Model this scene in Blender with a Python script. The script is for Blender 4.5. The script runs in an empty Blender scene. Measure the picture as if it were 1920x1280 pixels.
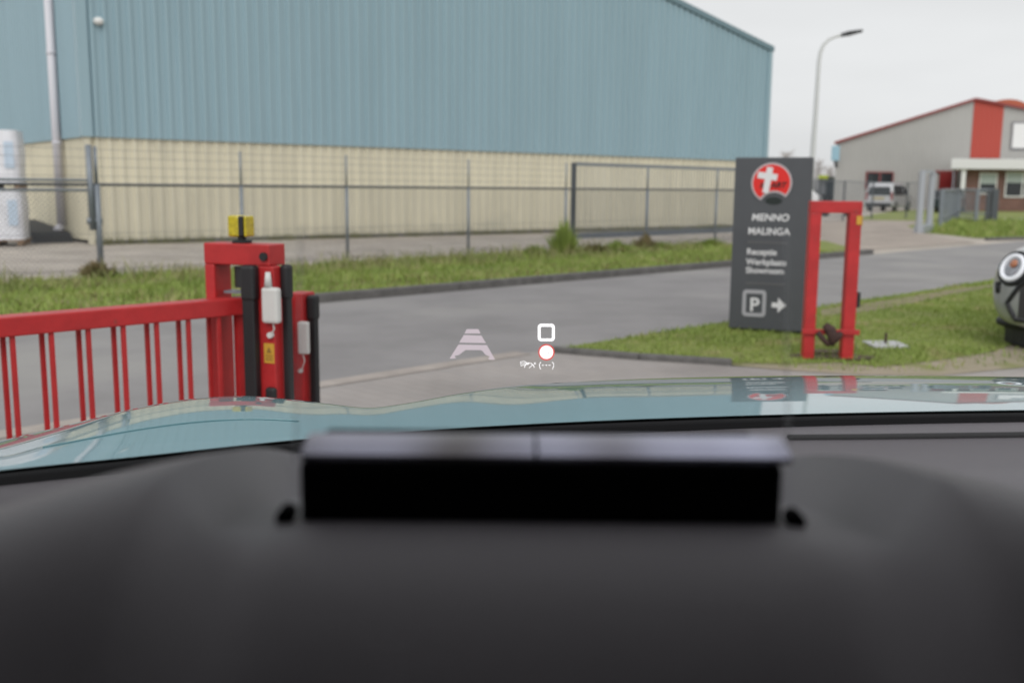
import bpy, math, random
import numpy as np
from mathutils import Vector, Matrix, Euler
from mathutils.bvhtree import BVHTree
random.seed(7); rng = np.random.default_rng(7)
SC = bpy.context.scene
# ------------------------------------------------------------------ camera
F = 35/36*1920
PITCH, ROLL, CAMH = 8.74, 0.5, 1.30
cd = bpy.data.cameras.new('camera'); cam = bpy.data.objects.new('camera', cd); SC.collection.objects.link(cam)
cd.lens = 35; cd.sensor_width = 36; cd.clip_start = 0.02; cd.clip_end = 3000
R = (Matrix.Rotation(math.radians(90-PITCH), 3, 'X') @ Matrix.Rotation(math.radians(ROLL), 3, 'Z'))
cam.matrix_world = Matrix.Translation((0, 0, CAMH)) @ R.to_4x4()
cd.dof.use_dof = True; cd.dof.focus_distance = 1.72; cd.dof.aperture_fstop = 4.4
SC.camera = cam
# ------------------------------------------------------------------ world (overcast), sun, exposure
SUN_EL, SUN_AZ = 42, 184        # azimuth clockwise from +Y
w = bpy.data.worlds.new('World'); SC.world = w; w.use_nodes = True
nt = w.node_tree; N = nt.nodes; L = nt.links; N.clear()
sky = N.new('ShaderNodeTexSky'); sky.sky_type = 'NISHITA'; sky.sun_disc = False
sky.sun_elevation = math.radians(SUN_EL); sky.sun_rotation = math.radians(SUN_AZ); sky.dust_density = 3
hs = N.new('ShaderNodeHueSaturation'); hs.inputs['Saturation'].default_value = 0.10; hs.inputs['Value'].default_value = 1.0
L.new(sky.outputs[0], hs.inputs['Color'])
mx = N.new('ShaderNodeMix'); mx.data_type = 'RGBA'; mx.inputs[0].default_value = 0.82
L.new(hs.outputs[0], mx.inputs[6]); mx.inputs[7].default_value = (7.85, 7.85, 7.98, 1)
tc = N.new('ShaderNodeTexCoord'); mp = N.new('ShaderNodeMapping'); mp.inputs['Scale'].default_value = (1.2, 1.2, 5)
nz = N.new('ShaderNodeTexNoise'); nz.inputs['Scale'].default_value = 1.6; nz.inputs['Detail'].default_value = 4
L.new(tc.outputs['Generated'], mp.inputs[0]); L.new(mp.outputs[0], nz.inputs['Vector'])
mr = N.new('ShaderNodeMapRange'); mr.inputs['From Min'].default_value = .3; mr.inputs['From Max'].default_value = .7
mr.inputs['To Min'].default_value = .90; mr.inputs['To Max'].default_value = 1.06
L.new(nz.outputs[0], mr.inputs[0])
vm = N.new('ShaderNodeVectorMath'); vm.operation = 'SCALE'; L.new(mx.outputs[2], vm.inputs[0]); L.new(mr.outputs[0], vm.inputs['Scale'])
bg = N.new('ShaderNodeBackground'); bg.inputs['Strength'].default_value = 0.113
L.new(vm.outputs[0], bg.inputs['Color']); wo = N.new('ShaderNodeOutputWorld'); L.new(bg.outputs[0], wo.inputs[0])
sl = bpy.data.lights.new('sun', 'SUN'); sl.energy = 1.35; sl.angle = math.radians(45); sl.color = (1, .97, .93)
so = bpy.data.objects.new('sun', sl); SC.collection.objects.link(so)
sd = Vector((math.sin(math.radians(SUN_AZ))*math.cos(math.radians(SUN_EL)), math.cos(math.radians(SUN_AZ))*math.cos(math.radians(SUN_EL)), math.sin(math.radians(SUN_EL))))
so.rotation_euler = sd.to_track_quat('Z', 'Y').to_euler()
SC.view_settings.view_transform = 'Standard'; SC.view_settings.look = 'None'; SC.view_settings.exposure = 0.0
SC.view_settings.gamma = 1; SC.view_settings.use_curve_mapping = False
SC.render.engine = 'CYCLES'; SC.cycles.use_denoising = True
try: SC.cycles.denoiser = 'OPENIMAGEDENOISE'
except Exception: pass
SC.cycles.max_bounces = 8; SC.cycles.transparent_max_bounces = 24
SC.cycles.caustics_reflective = False; SC.cycles.caustics_refractive = False

# ------------------------------------------------------------------ helpers
def ray(x, y): return R @ Vector(((x-960)/F, (640-y)/F, -1))
def G(x, y, z=0):
    d = ray(x, y); t = (z-CAMH)/d.z; return Vector((d.x*t, d.y*t, z))
def P(x, y, Y):
    d = ray(x, y); t = Y/d.y; return Vector((d.x*t, Y, CAMH+d.z*t))
MATS = {}
def mat(name, col, rough=.7, metal=0., noise=0., nscale=5., bump=0., bscale=80., coat=0., emis=0., alpha=None, spec=.5, col2=None, tri=None, stretch=None, detail=5):
    if name in MATS: return MATS[name]
    m = bpy.data.materials.new(name); m.use_nodes = True; MATS[name] = m
    n = m.node_tree.nodes; l = m.node_tree.links; b = n['Principled BSDF']
    b.inputs['Roughness'].default_value = rough; b.inputs['Metallic'].default_value = metal
    b.inputs['Specular IOR Level'].default_value = spec
    b.inputs['Base Color'].default_value = (*col, 1)
    b.inputs['Coat Weight'].default_value = coat; b.inputs['Coat Roughness'].default_value = .03
    if emis: b.inputs['Emission Color'].default_value = (*col, 1); b.inputs['Emission Strength'].default_value = emis
    if alpha is not None: b.inputs['Alpha'].default_value = alpha
    if noise or col2 or bump:
        t = n.new('ShaderNodeTexCoord'); mpp = n.new('ShaderNodeMapping'); l.new(t.outputs['Object'], mpp.inputs[0])
        if stretch: mpp.inputs['Scale'].default_value = stretch
    if noise or col2:
        z = n.new('ShaderNodeTexNoise'); z.inputs['Scale'].default_value = nscale; z.inputs['Detail'].default_value = detail; z.inputs['Roughness'].default_value = .65
        l.new(mpp.outputs[0], z.inputs['Vector'])
        r = n.new('ShaderNodeMapRange'); r.inputs['From Min'].default_value = .32; r.inputs['From Max'].default_value = .68; l.new(z.outputs[0], r.inputs[0])
        c = n.new('ShaderNodeMix'); c.data_type = 'RGBA'; l.new(r.outputs[0], c.inputs[0])
        if col2: a0, a1 = col, col2
        else: a0 = [v*(1-noise) for v in col]; a1 = [min(1, v*(1+noise)) for v in col]
        c.inputs[6].default_value = (*a0, 1); c.inputs[7].default_value = (*a1, 1)
        if tri:   # a third colour in its own patches (scale, colour, threshold)
            z2 = n.new('ShaderNodeTexNoise'); z2.inputs['Scale'].default_value = tri[0]; z2.inputs['Detail'].default_value = 6
            l.new(t.outputs['Object'], z2.inputs['Vector'])
            r2 = n.new('ShaderNodeMapRange'); r2.inputs['From Min'].default_value = tri[2]; r2.inputs['From Max'].default_value = tri[2]+.12; l.new(z2.outputs[0], r2.inputs[0])
            c2 = n.new('ShaderNodeMix'); c2.data_type = 'RGBA'; l.new(r2.outputs[0], c2.inputs[0]); l.new(c.outputs[2], c2.inputs[6]); c2.inputs[7].default_value = (*tri[1], 1)
            l.new(c2.outputs[2], b.inputs['Base Color'])
        else: l.new(c.outputs[2], b.inputs['Base Color'])
    if bump:
        z = n.new('ShaderNodeTexNoise'); z.inputs['Scale'].default_value = bscale; z.inputs['Detail'].default_value = 3; l.new(t.outputs['Object'], z.inputs['Vector'])
        bp = n.new('ShaderNodeBump'); bp.inputs['Strength'].default_value = bump; bp.inputs['Distance'].default_value = .01; l.new(z.outputs[0], bp.inputs['Height']); l.new(bp.outputs[0], b.inputs['Normal'])
    return m
def brick_mat(name, c1, c2, mortar, bw, bh, rot=0, rough=.9, patch=None, msize=.006, plane='XY'):
    m = bpy.data.materials.new(name); m.use_nodes = True; MATS[name] = m
    n = m.node_tree.nodes; l = m.node_tree.links; b = n['Principled BSDF']; b.inputs['Roughness'].default_value = rough
    t = n.new('ShaderNodeTexCoord'); mpp = n.new('ShaderNodeMapping'); mpp.inputs['Rotation'].default_value = (math.radians(90) if plane == 'XZ' else 0, 0, rot)
    l.new(t.outputs['Object'], mpp.inputs[0]); br = n.new('ShaderNodeTexBrick'); l.new(mpp.outputs[0], br.inputs['Vector'])
    br.inputs['Color1'].default_value = (*c1, 1); br.inputs['Color2'].default_value = (*c2, 1); br.inputs['Mortar'].default_value = (*mortar, 1)
    br.inputs['Scale'].default_value = 1; br.inputs['Brick Width'].default_value = bw; br.inputs['Row Height'].default_value = bh; br.inputs['Mortar Size'].default_value = msize
    z = n.new('ShaderNodeTexNoise'); z.inputs['Scale'].default_value = .9; z.inputs['Detail'].default_value = 7; l.new(t.outputs['Object'], z.inputs['Vector'])
    r = n.new('ShaderNodeMapRange'); r.inputs['From Min'].default_value = .3; r.inputs['From Max'].default_value = .7; r.inputs['To Min'].default_value = .78; r.inputs['To Max'].default_value = 1.15; l.new(z.outputs[0], r.inputs[0])
    v = n.new('ShaderNodeVectorMath'); v.operation = 'SCALE'; l.new(br.outputs[0], v.inputs[0]); l.new(r.outputs[0], v.inputs['Scale']); l.new(v.outputs[0], b.inputs['Base Color'])
    bp = n.new('ShaderNodeBump'); bp.inputs['Strength'].default_value = .4; bp.inputs['Distance'].default_value = .005; bp.invert = True; l.new(br.outputs['Fac'], bp.inputs['Height']); l.new(bp.outputs[0], b.inputs['Normal'])
    return m
def clear_glass(name, col):
    m = bpy.data.materials.new(name); m.use_nodes = True; n = m.node_tree.nodes; n.clear()
    t = n.new('ShaderNodeBsdfTransparent'); t.inputs[0].default_value = (*col, 1); o = n.new('ShaderNodeOutputMaterial'); m.node_tree.links.new(t.outputs[0], o.inputs[0]); return m
def glow(name, col, strength, mix=1.):
    m = bpy.data.materials.new(name); m.use_nodes = True; n = m.node_tree.nodes; n.clear(); l = m.node_tree.links
    e = n.new('ShaderNodeEmission'); e.inputs[0].default_value = (*col, 1); e.inputs[1].default_value = strength; o = n.new('ShaderNodeOutputMaterial')
    if mix < 1:
        t = n.new('ShaderNodeBsdfTransparent'); x = n.new('ShaderNodeMixShader'); x.inputs[0].default_value = mix; l.new(t.outputs[0], x.inputs[1]); l.new(e.outputs[0], x.inputs[2]); l.new(x.outputs[0], o.inputs[0])
    else: l.new(e.outputs[0], o.inputs[0])
    return m

class MB:
    def __init__(s): s.v = []; s.f = []
    def add(s, vs, fs):
        k = len(s.v); s.v += [tuple(p) for p in vs]; s.f += [tuple(i+k for i in f) for f in fs]; return s
    def box(s, lo, hi, M=None):
        x0, y0, z0 = lo; x1, y1, z1 = hi
        vs = [(x0,y0,z0),(x1,y0,z0),(x1,y1,z0),(x0,y1,z0),(x0,y0,z1),(x1,y0,z1),(x1,y1,z1),(x0,y1,z1)]
        if M: vs = [M @ Vector(p) for p in vs]
        return s.add(vs, [(0,3,2,1),(4,5,6,7),(0,1,5,4),(1,2,6,5),(2,3,7,6),(3,0,4,7)])
    def beam(s, a, b, w_, h_, up=Vector((0,0,1))):      # rectangular bar a->b, w_ across, h_ along up
        a = Vector(a); b = Vector(b); d = (b-a).normalized(); sx = d.cross(up).normalized(); u = sx.cross(d).normalized()
        vs = [p+sx*i*w_/2+u*j*h_/2 for p in (a, b) for i, j in ((-1,-1),(1,-1),(1,1),(-1,1))]
        return s.add(vs, [(0,1,2,3),(7,6,5,4),(0,4,5,1),(1,5,6,2),(2,6,7,3),(3,7,4,0)])
    def tube(s, pts, r, n=10, cap=True):
        pts = [Vector(p) for p in pts]; rs = r if hasattr(r, '__len__') else [r]*len(pts); rings = []
        ref = None
        for i, p in enumerate(pts):
            d = (pts[min(i+1, len(pts)-1)]-pts[max(i-1, 0)]).normalized()
            if ref is None: ref = d.orthogonal().normalized()
            ref = (ref-d*ref.dot(d)).normalized(); b = d.cross(ref)
            rings.append([p+(ref*math.cos(2*math.pi*k/n)+b*math.sin(2*math.pi*k/n))*rs[i] for k in range(n)])
        vs = [q for g in rings for q in g]; fs = []
        for i in range(len(pts)-1):
            for k in range(n): a = i*n+k; b2 = i*n+(k+1) % n; fs.append((a, b2, b2+n, a+n))
        if cap: fs.append(tuple(range(n-1, -1, -1))); fs.append(tuple(range((len(pts)-1)*n, len(pts)*n)))
        return s.add(vs, fs)
    def prism(s, poly, d):                              # planar polygon (3D pts) extruded along vector d
        n = len(poly); d = Vector(d); vs = [Vector(p) for p in poly]; vs += [p+d for p in vs]
        return s.add(vs, [tuple(range(n)), tuple(range(2*n-1, n-1, -1))]+[(i, i+n, (i+1) % n+n, (i+1) % n) for i in range(n)])
    def grid(s, rows):
        nr, nc = len(rows), len(rows[0]); vs = [p for r_ in rows for p in r_]
        return s.add(vs, [(i*nc+j, i*nc+j+1, (i+1)*nc+j+1, (i+1)*nc+j) for i in range(nr-1) for j in range(nc-1)])
    def build(s, name, m, parent=None, smooth=False, bevel=0., loc=None, fix=True):
        me = bpy.data.meshes.new(name); me.from_pydata(s.v, [], s.f)
        if loc is not None: me.transform(Matrix.Translation(-Vector(loc)))
        for mm in (m if isinstance(m, list) else [m]): me.materials.append(mm)
        if fix:
            import bmesh
            bm = bmesh.new(); bm.from_mesh(me); bmesh.ops.recalc_face_normals(bm, faces=bm.faces); bm.to_mesh(me); bm.free()
        if smooth:
            for p_ in me.polygons: p_.use_smooth = True
        o = bpy.data.objects.new(name, me); SC.collection.objects.link(o)
        if loc is not None: o.location = loc
        if parent: o.parent = parent
        if bevel:
            md = o.modifiers.new('bevel', 'BEVEL'); md.width = bevel; md.segments = 2; md.limit_method = 'ANGLE'
        return o
def tag(o, label=None, cat=None, group=None, kind=None):
    if label: o['label'] = label
    if cat: o['category'] = cat
    if group: o['group'] = group
    if kind: o['kind'] = kind
    return o
def thing(name, label, cat, loc=(0,0,0), rz=0, group=None):
    o = bpy.data.objects.new(name, None); SC.collection.objects.link(o); o.location = loc; o.rotation_euler = (0, 0, rz); o.empty_display_size = .2
    return tag(o, label, cat, group)
def copy_tree(o, parent=None):
    c = o.copy(); SC.collection.objects.link(c)
    if parent: c.parent = parent
    for ch in list(o.children): copy_tree(ch, c)
    return c
def text(name, s, size, m, parent, loc, rot, extrude=.002, bold=False, shear=0., align='LEFT', sx=1.):
    cu = bpy.data.curves.new(name, 'FONT'); cu.body = s; cu.size = size; cu.extrude = extrude; cu.align_x = align; cu.shear = shear
    if bold: cu.offset = size*.022
    cu.materials.append(m); o = bpy.data.objects.new(name, cu); SC.collection.objects.link(o)
    me = bpy.data.meshes.new_from_object(o.evaluated_get(bpy.context.evaluated_depsgraph_get())); bpy.data.objects.remove(o)
    o = bpy.data.objects.new(name, me); SC.collection.objects.link(o)
    if not me.materials: me.materials.append(m)
    o.parent = parent; o.location = loc; o.rotation_euler = rot; o.scale = (sx, 1, 1); return o
def sheet(name, pts, z, m, sub=0):
    b = MB(); b.add([(p[0], p[1], z) for p in pts], [tuple(range(len(pts)))]); o = b.build(name, m, fix=False)
    me = o.data
    if me.polygons[0].normal.z < 0: me.flip_normals()
    return tag(o, kind='structure')
def lerpt(tab, x):
    xs = [t[0] for t in tab]; ys = [t[1] for t in tab]; return float(np.interp(x, xs, ys))
def spl(tab, x):      # smooth (Catmull-Rom / monotone-ish cubic) interpolation
    if x <= tab[0][0]: return tab[0][1]
    if x >= tab[-1][0]: return tab[-1][1]
    i = max(k for k in range(len(tab)-1) if tab[k][0] <= x); x0, y0 = tab[i]; x1, y1 = tab[i+1]
    def sl_(k):
        if k <= 0 or k >= len(tab)-1:
            a, b = (tab[0], tab[1]) if k <= 0 else (tab[-2], tab[-1]); return (b[1]-a[1])/(b[0]-a[0])
        return (tab[k+1][1]-tab[k-1][1])/(tab[k+1][0]-tab[k-1][0])
    h = x1-x0; t = (x-x0)/h; m0, m1 = sl_(i)*h, sl_(i+1)*h
    return (2*t**3-3*t*t+1)*y0+(t**3-2*t*t+t)*m0+(-2*t**3+3*t*t)*y1+(t**3-t*t)*m1
def sm(a, b, x):
    t = min(1, max(0, (x-a)/(b-a))); return t*t*(3-2*t)
Z3 = Vector((0, 0, 1))
RD = Vector((.7071, .7071, 0)); RN = Vector((-.7071, .7071, 0))       # along the road, across it (to the far side)
def RP(s, c, z=0): v = RD*s+RN*c; return Vector((v.x, v.y, z))

# ------------------------------------------------------------------ materials
asphalt = mat('asphalt', (.262,.252,.252), .92, noise=.13, nscale=.9, detail=9, bump=.5, bscale=120, tri=(.35, (.31,.30,.29), .52))
paving = brick_mat('lot_paving', (.44,.39,.34), (.50,.44,.385), (.32,.29,.26), .21, .105, rot=.6)
apron_m = brick_mat('drive_pavers', (.365,.335,.315), (.345,.32,.305), (.31,.285,.27), .21, .105, rot=.78)
grass_m = mat('grass_base', (.17,.21,.05), .95, col2=(.24,.27,.075), nscale=3.5, bump=1, bscale=40, tri=(1.3, (.27,.24,.13), .56))
dirt_m = mat('dirt', (.37,.31,.25), .95, col2=(.29,.26,.17), nscale=2.5, bump=1, bscale=50, tri=(1.7, (.22,.23,.08), .56))
kerb_m = mat('kerb_concrete', (.13,.125,.12), .9, noise=.25, nscale=8)
red = mat('red_paint', (.45,.022,.024), .42, noise=.14, nscale=7, spec=.5, tri=(16, (.26,.045,.035), .66), bump=.15, bscale=30)
redrust = mat('rusty_red', (.05,.025,.022), .8, noise=.4, nscale=30)
black = mat('black_rubber', (.012,.013,.015), .55)
blackp = mat('black_plastic', (.02,.021,.023), .4)
whitep = mat('white_plastic', (.62,.62,.60), .45, noise=.05)
galv = mat('galvanised', (.23,.255,.29), .5, metal=.35, noise=.12, nscale=12)
galvd = mat('dark_galvanised', (.10,.11,.125), .55, metal=.3)
blue_sheet = mat('blue_sheet', (.295,.42,.48), .5, noise=.05, nscale=.35, stretch=(3,3,.3))
cream_sheet = mat('cream_sheet', (.66,.62,.49), .55, noise=.08, nscale=.6, stretch=(3,3,.4), tri=(1.1, (.58,.55,.44), .62))
greysheet = mat('grey_sheet', (.385,.38,.365), .6, noise=.04, nscale=.4)
redsheet = mat('red_sheet', (.42,.06,.04), .55)
white = mat('white_paint', (.75,.75,.74), .5)
glassdark = mat('dark_window', (.03,.035,.04), .08)
tyre = mat('tyre', (.015,.015,.016), .85)
rimm = mat('alloy', (.45,.45,.47), .3, metal=.8)
signm = mat('sign_grey', (.075,.08,.09), .45, noise=.05)
letter = mat('sign_letter', (.72,.72,.74), .5)
dash = mat('dash_plastic', (.118,.109,.121), .5, spec=.55, bump=.25, bscale=900)
dashd = mat('dash_dark', (.045,.044,.048), .65, spec=.3)

# ------------------------------------------------------------------ ground
sheet('ground', [(-900,-900),(900,-900),(900,1500),(-900,1500)], -0.004, paving)
sheet('road', [RP(-60,5.45), RP(120,5.45), RP(120,9.45), RP(-60,9.45)], 0.0, asphalt)
# near driveway of pavers
sheet('driveway', [RP(-60,5.45), RP(5.72,5.45), G(1370,687), G(1600,700), G(1920,665), (9,8.6,0), (30,9,0), (30,-60,0), (-40,-60,0)], 0.004, apron_m)
# far verge behind the road, ending at the far driveway
e1 = G(1590,472)
verge = [RP(-60,9.6), RP(e1.dot(RD)-.3,9.6), G(1585,462), G(1545,452), G(1500,449), RP(22,13.4), RP(14,13.7), RP(9,14.15), RP(4,14.0), RP(0,14.3), RP(-60,14.4)]
sheet('far_verge', verge, 0.012, grass_m)
near_g = [RP(5.95,5.42), RP(60,5.42), (60,20,0), (9,9.9,0), G(1920,640), G(1860,662), G(1760,678), G(1650,690), G(1570,682), G(1500,684), G(1370,683), G(1200,672.5)]
sheet('near_verge', near_g, 0.012, grass_m)
PATH = [G(1540,596), G(1540,583), G(1650,567), G(1780,546), G(1880,532), G(1880,537), G(1780,555), G(1660,582)]
sheet('dirt_edge', [RP(5.85,5.36), RP(8,5.36), (9,10.4,0), (9.5,9.0,0), G(1920,690), G(1760,706), G(1600,704), G(1450,694), G(1370,686)], 0.008, dirt_m)
sheet('trodden_path', PATH, 0.016, mat('trodden_soil', (.27,.22,.15), .95, col2=(.17,.17,.07), nscale=5))
# far driveway & verges on the right
sheet('far_driveway', [G(1590,473), G(1700,464), G(1830,455), G(1720,436), G(1740,414), G(1650,412), G(1545,414), G(1530,440)], 0.004, brick_mat('far_pavers', (.40,.335,.29), (.36,.31,.27), (.26,.23,.2), .21,.105))
sheet('verge_by_gate', [G(1735,437), G(1830,447), G(1925,449), G(2300,425), G(2300,405), G(1925,414), G(1760,412), G(1700,424)], 0.008, grass_m)
sheet('verge_behind_gate', [G(1600,412), G(1700,414), G(1925,415), G(2300,403), G(2300,392), G(1925,393), G(1700,394), G(1640,401)], 0.008, grass_m)
sheet('lot_path', [G(1880,417), G(2200,412), G(2200,408), G(1880,410)], 0.018, mat('path_slab', (.36,.35,.33), .9, noise=.1))
for i_, (qx, qy, rx_, ry_) in enumerate(((1522,672,.16,.13),(1592,674,.19,.14),(1556,664,.17,.10))):
    c_ = G(qx, qy); sheet('bare_soil', [(c_.x+rx_*math.cos(t)*(1+.15*math.sin(3*t+i_)), c_.y+ry_*math.sin(t)) for t in np.linspace(0, 2*math.pi, 19)[:-1]], .020+.004*i_, mat('soil', (.10,.075,.05), .95, noise=.4, nscale=14))
# kerbs
def kerb(name, pts, w_=.12, h0=-.02, h1=.1, m=kerb_m):
    b = MB()
    for a, c in zip(pts[:-1], pts[1:]):
        a = Vector((a[0], a[1], (h0+h1)/2)); c = Vector((c[0], c[1], (h0+h1)/2)); d = (c-a).normalized()*.0; b.beam(a, c+d, w_, h1-h0)
    return tag(b.build(name, m, bevel=.015), kind='structure')
kerb('far_kerb', [RP(-60,9.52), RP(e1.dot(RD)-.3,9.52)])
kerb('near_kerb', [RP(5.80,5.38), G(1200,674.5), G(1372,685)], .08, -.02, .05)
kerb('kerb_by_far_gate', [G(1850,451), G(1930,449), G(2300,424)], .15, -.02, .08)
sheet('road_edge_band', [RP(-60,5.38), RP(5.6,5.38), RP(5.6,5.56), RP(-60,5.56)], 0.008, mat('edge_band', (.36,.32,.29), .9, noise=.2, nscale=3))
# grass blades
def path_in(x, y):
    c = False; j = len(PATH)-1
    for i in range(len(PATH)):
        xi, yi = PATH[i][:2]; xj, yj = PATH[j][:2]
        if (yi > y) != (yj > y) and x < (xj-xi)*(y-yi)/(yj-yi)+xi: c = not c
        j = i
    return c
def blades(name, region, n, hmin, hmax, cols, wid=.006, zb=.05):
    tris = [region] ; xs = [p[0] for p in region]; ys = [p[1] for p in region]; x0, x1, y0, y1 = min(xs), max(xs), min(ys), max(ys)
    poly = [(p[0], p[1]) for p in region]
    vs = []; fs = []; cnt = 0
    def inside(x, y):
        c = False; j = len(poly)-1
        for i in range(len(poly)):
            xi, yi = poly[i]; xj, yj = poly[j]
            if (yi > y) != (yj > y) and x < (xj-xi)*(y-yi)/(yj-yi)+xi: c = not c
            j = i
        return c
    while cnt < n:
        x = random.uniform(x0, x1); y = random.uniform(y0, y1)
        if not inside(x, y): continue
        if zb < .04 and path_in(x, y) and random.random() < .85: continue
        tu = .5+.5*math.sin(x*1.7+math.sin(y*2.3)*2)*math.sin(y*1.3)
        h = (hmin+(hmax-hmin)*random.random()**2)*(.6+.8*tu); a = random.uniform(0, math.pi); ww = wid*random.uniform(.7, 1.5)
        dx, dy = math.cos(a)*ww, math.sin(a)*ww; lx, ly = random.gauss(0, h*.45), random.gauss(0, h*.45)
        k = len(vs); vs += [(x-dx, y-dy, zb), (x+dx, y+dy, zb), (x+lx*.4+dx*.6, y+ly*.4+dy*.6, zb+h*.6), (x+lx*.4-dx*.6, y+ly*.4-dy*.6, zb+h*.6), (x+lx, y+ly, zb+h)]
        fs += [(k, k+1, k+2, k+3), (k+3, k+2, k+4)]; cnt += 1
    b = MB(); b.v = vs; b.f = fs
    return b.build(name, cols, fix=False)
blade_m = mat('grass_blade', (.175,.25,.05), .7, col2=(.30,.37,.085), nscale=1.1, tri=(2.2, (.40,.35,.18), .56))
def clip_region(p0, cmax, smin, smax, cmin): return [RP(smin, cmin), RP(smax, cmin), RP(smax, cmax), RP(smin, cmax)]
tag(blades('grass', [RP(-2,9.6), RP(20,9.6), RP(20,13.9), RP(-2,14.2)], 50000, .02, .12, blade_m, .009, .01), 'rough green grass on the strip beyond the road', 'grass', kind='stuff')
tag(blades('weeds', [RP(-2,12.4), RP(18,12.2), RP(20,13.7), RP(-2,14.3)], 4200, .08, .28, mat('dry_stalk', (.30,.27,.13), .8, col2=(.18,.22,.07), nscale=1.4), .010, .01), 'taller dry stalks and weeds along the foot of the wire fence', 'weeds', kind='stuff')
tag(blades('leaf_litter', [RP(-2,9.6), RP(20,9.6), RP(20,11.4), RP(-2,11.6)], 2600, .02, .09, mat('dry_leaf', (.30,.22,.12), .8, col2=(.16,.15,.06), nscale=2), .016, .01), 'dry leaves lying in the grass near the far kerb', 'litter', kind='stuff')
tag(blades('grass', [tuple(p) for p in near_g[:1]]+[RP(17,5.42), (9,9.9,0)]+[tuple(p) for p in near_g[4:]], 52000, .012, .05, blade_m, .005, .01), 'short mown grass around the dark sign and red frame', 'grass', kind='stuff')
tag(blades('grass', [RP(6.2,5.40), RP(8,5.36), (9,10.2,0), (9.5,9.2,0), G(1920,682), G(1760,700), G(1600,699), G(1450,690), G(1370,684)], 3800, .01, .06, blade_m, .005, .007), 'thin scattered grass on the bare soil at the lawn edge', 'grass', kind='stuff')
tag(blades('grass', [G(1745,436), G(1840,446), G(1930,447), G(1930,416), G(1765,414)], 7000, .05, .25, blade_m, .02, .01), 'grass in front of the grey building across the road', 'grass', kind='stuff')

# ------------------------------------------------------------------ big blue shed
A = Vector((-9.25, 21.95, 0)); B = Vector((8.98, 36.3, 0)); gd = (B-A).normalized(); gl = (B-A).length; gn = Vector((gd.y, -gd.x, 0))   # gn points to the camera
HB = 2.32
cz = P(1446, 97, B.y).z; slope_z = P(1247, 0, 32.95).z
tt = (Vector((P(1247,0,32.95).x, 32.95, 0))-B).length; sl_r = (slope_z-cz)/tt
def rz_(t): d = min(t, gl-t); return cz+sl_r*d
shed = thing('warehouse', 'large warehouse clad in pale blue ribbed sheet above a cream base', 'warehouse', A)
def ribbed(a, b, z0f, z1f, nrm, pitch, depth, off):
    mb = MB(); ln = (b-a).length; d = (b-a)/ln; prof = []; s = 0
    while s < ln:
        for ds, o in ((0,0),(.55*pitch,0),(.64*pitch,depth),(.91*pitch,depth),(pitch,0)):
            if s+ds <= ln: prof.append((s+ds, o))
        s += pitch
    prof.append((ln, 0)); top = []; bot = []
    for s, o in prof: p = a+d*s+nrm*(o+off); bot.append(p+Z3*z0f(s)); top.append(p+Z3*z1f(s))
    return mb.grid([bot, top])
ribbed(A, B, lambda s: HB, rz_, gn, .27, .055, .03).build('wall', blue_sheet, shed, loc=None).location -= A
ribbed(A, B, lambda s: .08, lambda s: HB+.02, gn, .27, .05, -.03).build('base_wall', cream_sheet, shed).location -= A
Lw = Vector((-.79, .61, 0)) if False else (P(60, 262, 25.6)*1).copy(); Lw.z = 0; ld = (Lw-A).normalized(); ln_ = Vector((-ld.y, ld.x, 0)); ln_ = ln_ if ln_.y < 0 else -ln_
L2 = A+ld*16
ribbed(A, L2, lambda s: HB, lambda s: cz, ln_, .27, .055, .03).build('wall', blue_sheet, shed).location -= A
ribbed(A, L2, lambda s: .08, lambda s: HB+.02, ln_, .27, .05, -.03).build('base_wall', cream_sheet, shed).location -= A
b = MB(); b.box((-.11,-.11,HB), (.11,.11,cz), Matrix.Translation(A)@Matrix.Rotation(math.atan2(gd.y, gd.x), 4, 'Z')); b.build('corner_trim', blue_sheet, shed).location -= A
b = MB(); b.box((-.06,-.06,.0), (.06,.06,HB), Matrix.Translation(A)@Matrix.Rotation(math.atan2(gd.y, gd.x), 4, 'Z')); b.build('corner_trim', cream_sheet, shed).location -= A
b = MB(); b.box((-.1,-.1,.0), (.1,.1,cz), Matrix.Translation(B)@Matrix.Rotation(math.atan2(gd.y, gd.x), 4, 'Z')); b.build('corner_trim', blue_sheet, shed).location -= A
bk = Vector((-gn.x, -gn.y, 0))*26; ov = gn*.12
b = MB(); pk = A+gd*gl/2
for a_, c_ in ((A-gd*.15, pk), (B+gd*.15, pk)):
    za, zc = rz_(0)-.03, rz_(gl/2)
    b.add([a_+ov+Z3*(za+.02), c_+ov+Z3*(zc+.02), c_+bk+Z3*(zc+.02), a_+bk+Z3*(za+.02), a_+ov+Z3*(za+.2), c_+ov+Z3*(zc+.2), c_+bk+Z3*(zc+.2), a_+bk+Z3*(za+.2)],
          [(0,1,2,3),(7,6,5,4),(0,4,5,1),(1,5,6,2),(2,6,7,3),(3,7,4,0)])
b.build('roof', mat('roof_trim', (.16,.25,.29), .5), shed).location -= A
b = MB(); q0 = B; q1 = B+bk; b.add([q0, q1, q1+Z3*cz, q0+Z3*cz], [(0,1,2,3)]); b.build('side_wall', blue_sheet, shed).location -= A
b = MB(); b.box((-0.0,0,0),(gl,.02,.08)); o = b.build('plinth', kerb_m, shed); o.rotation_euler = (0,0,math.atan2(gd.y,gd.x)); o.location = gn*.05
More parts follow.
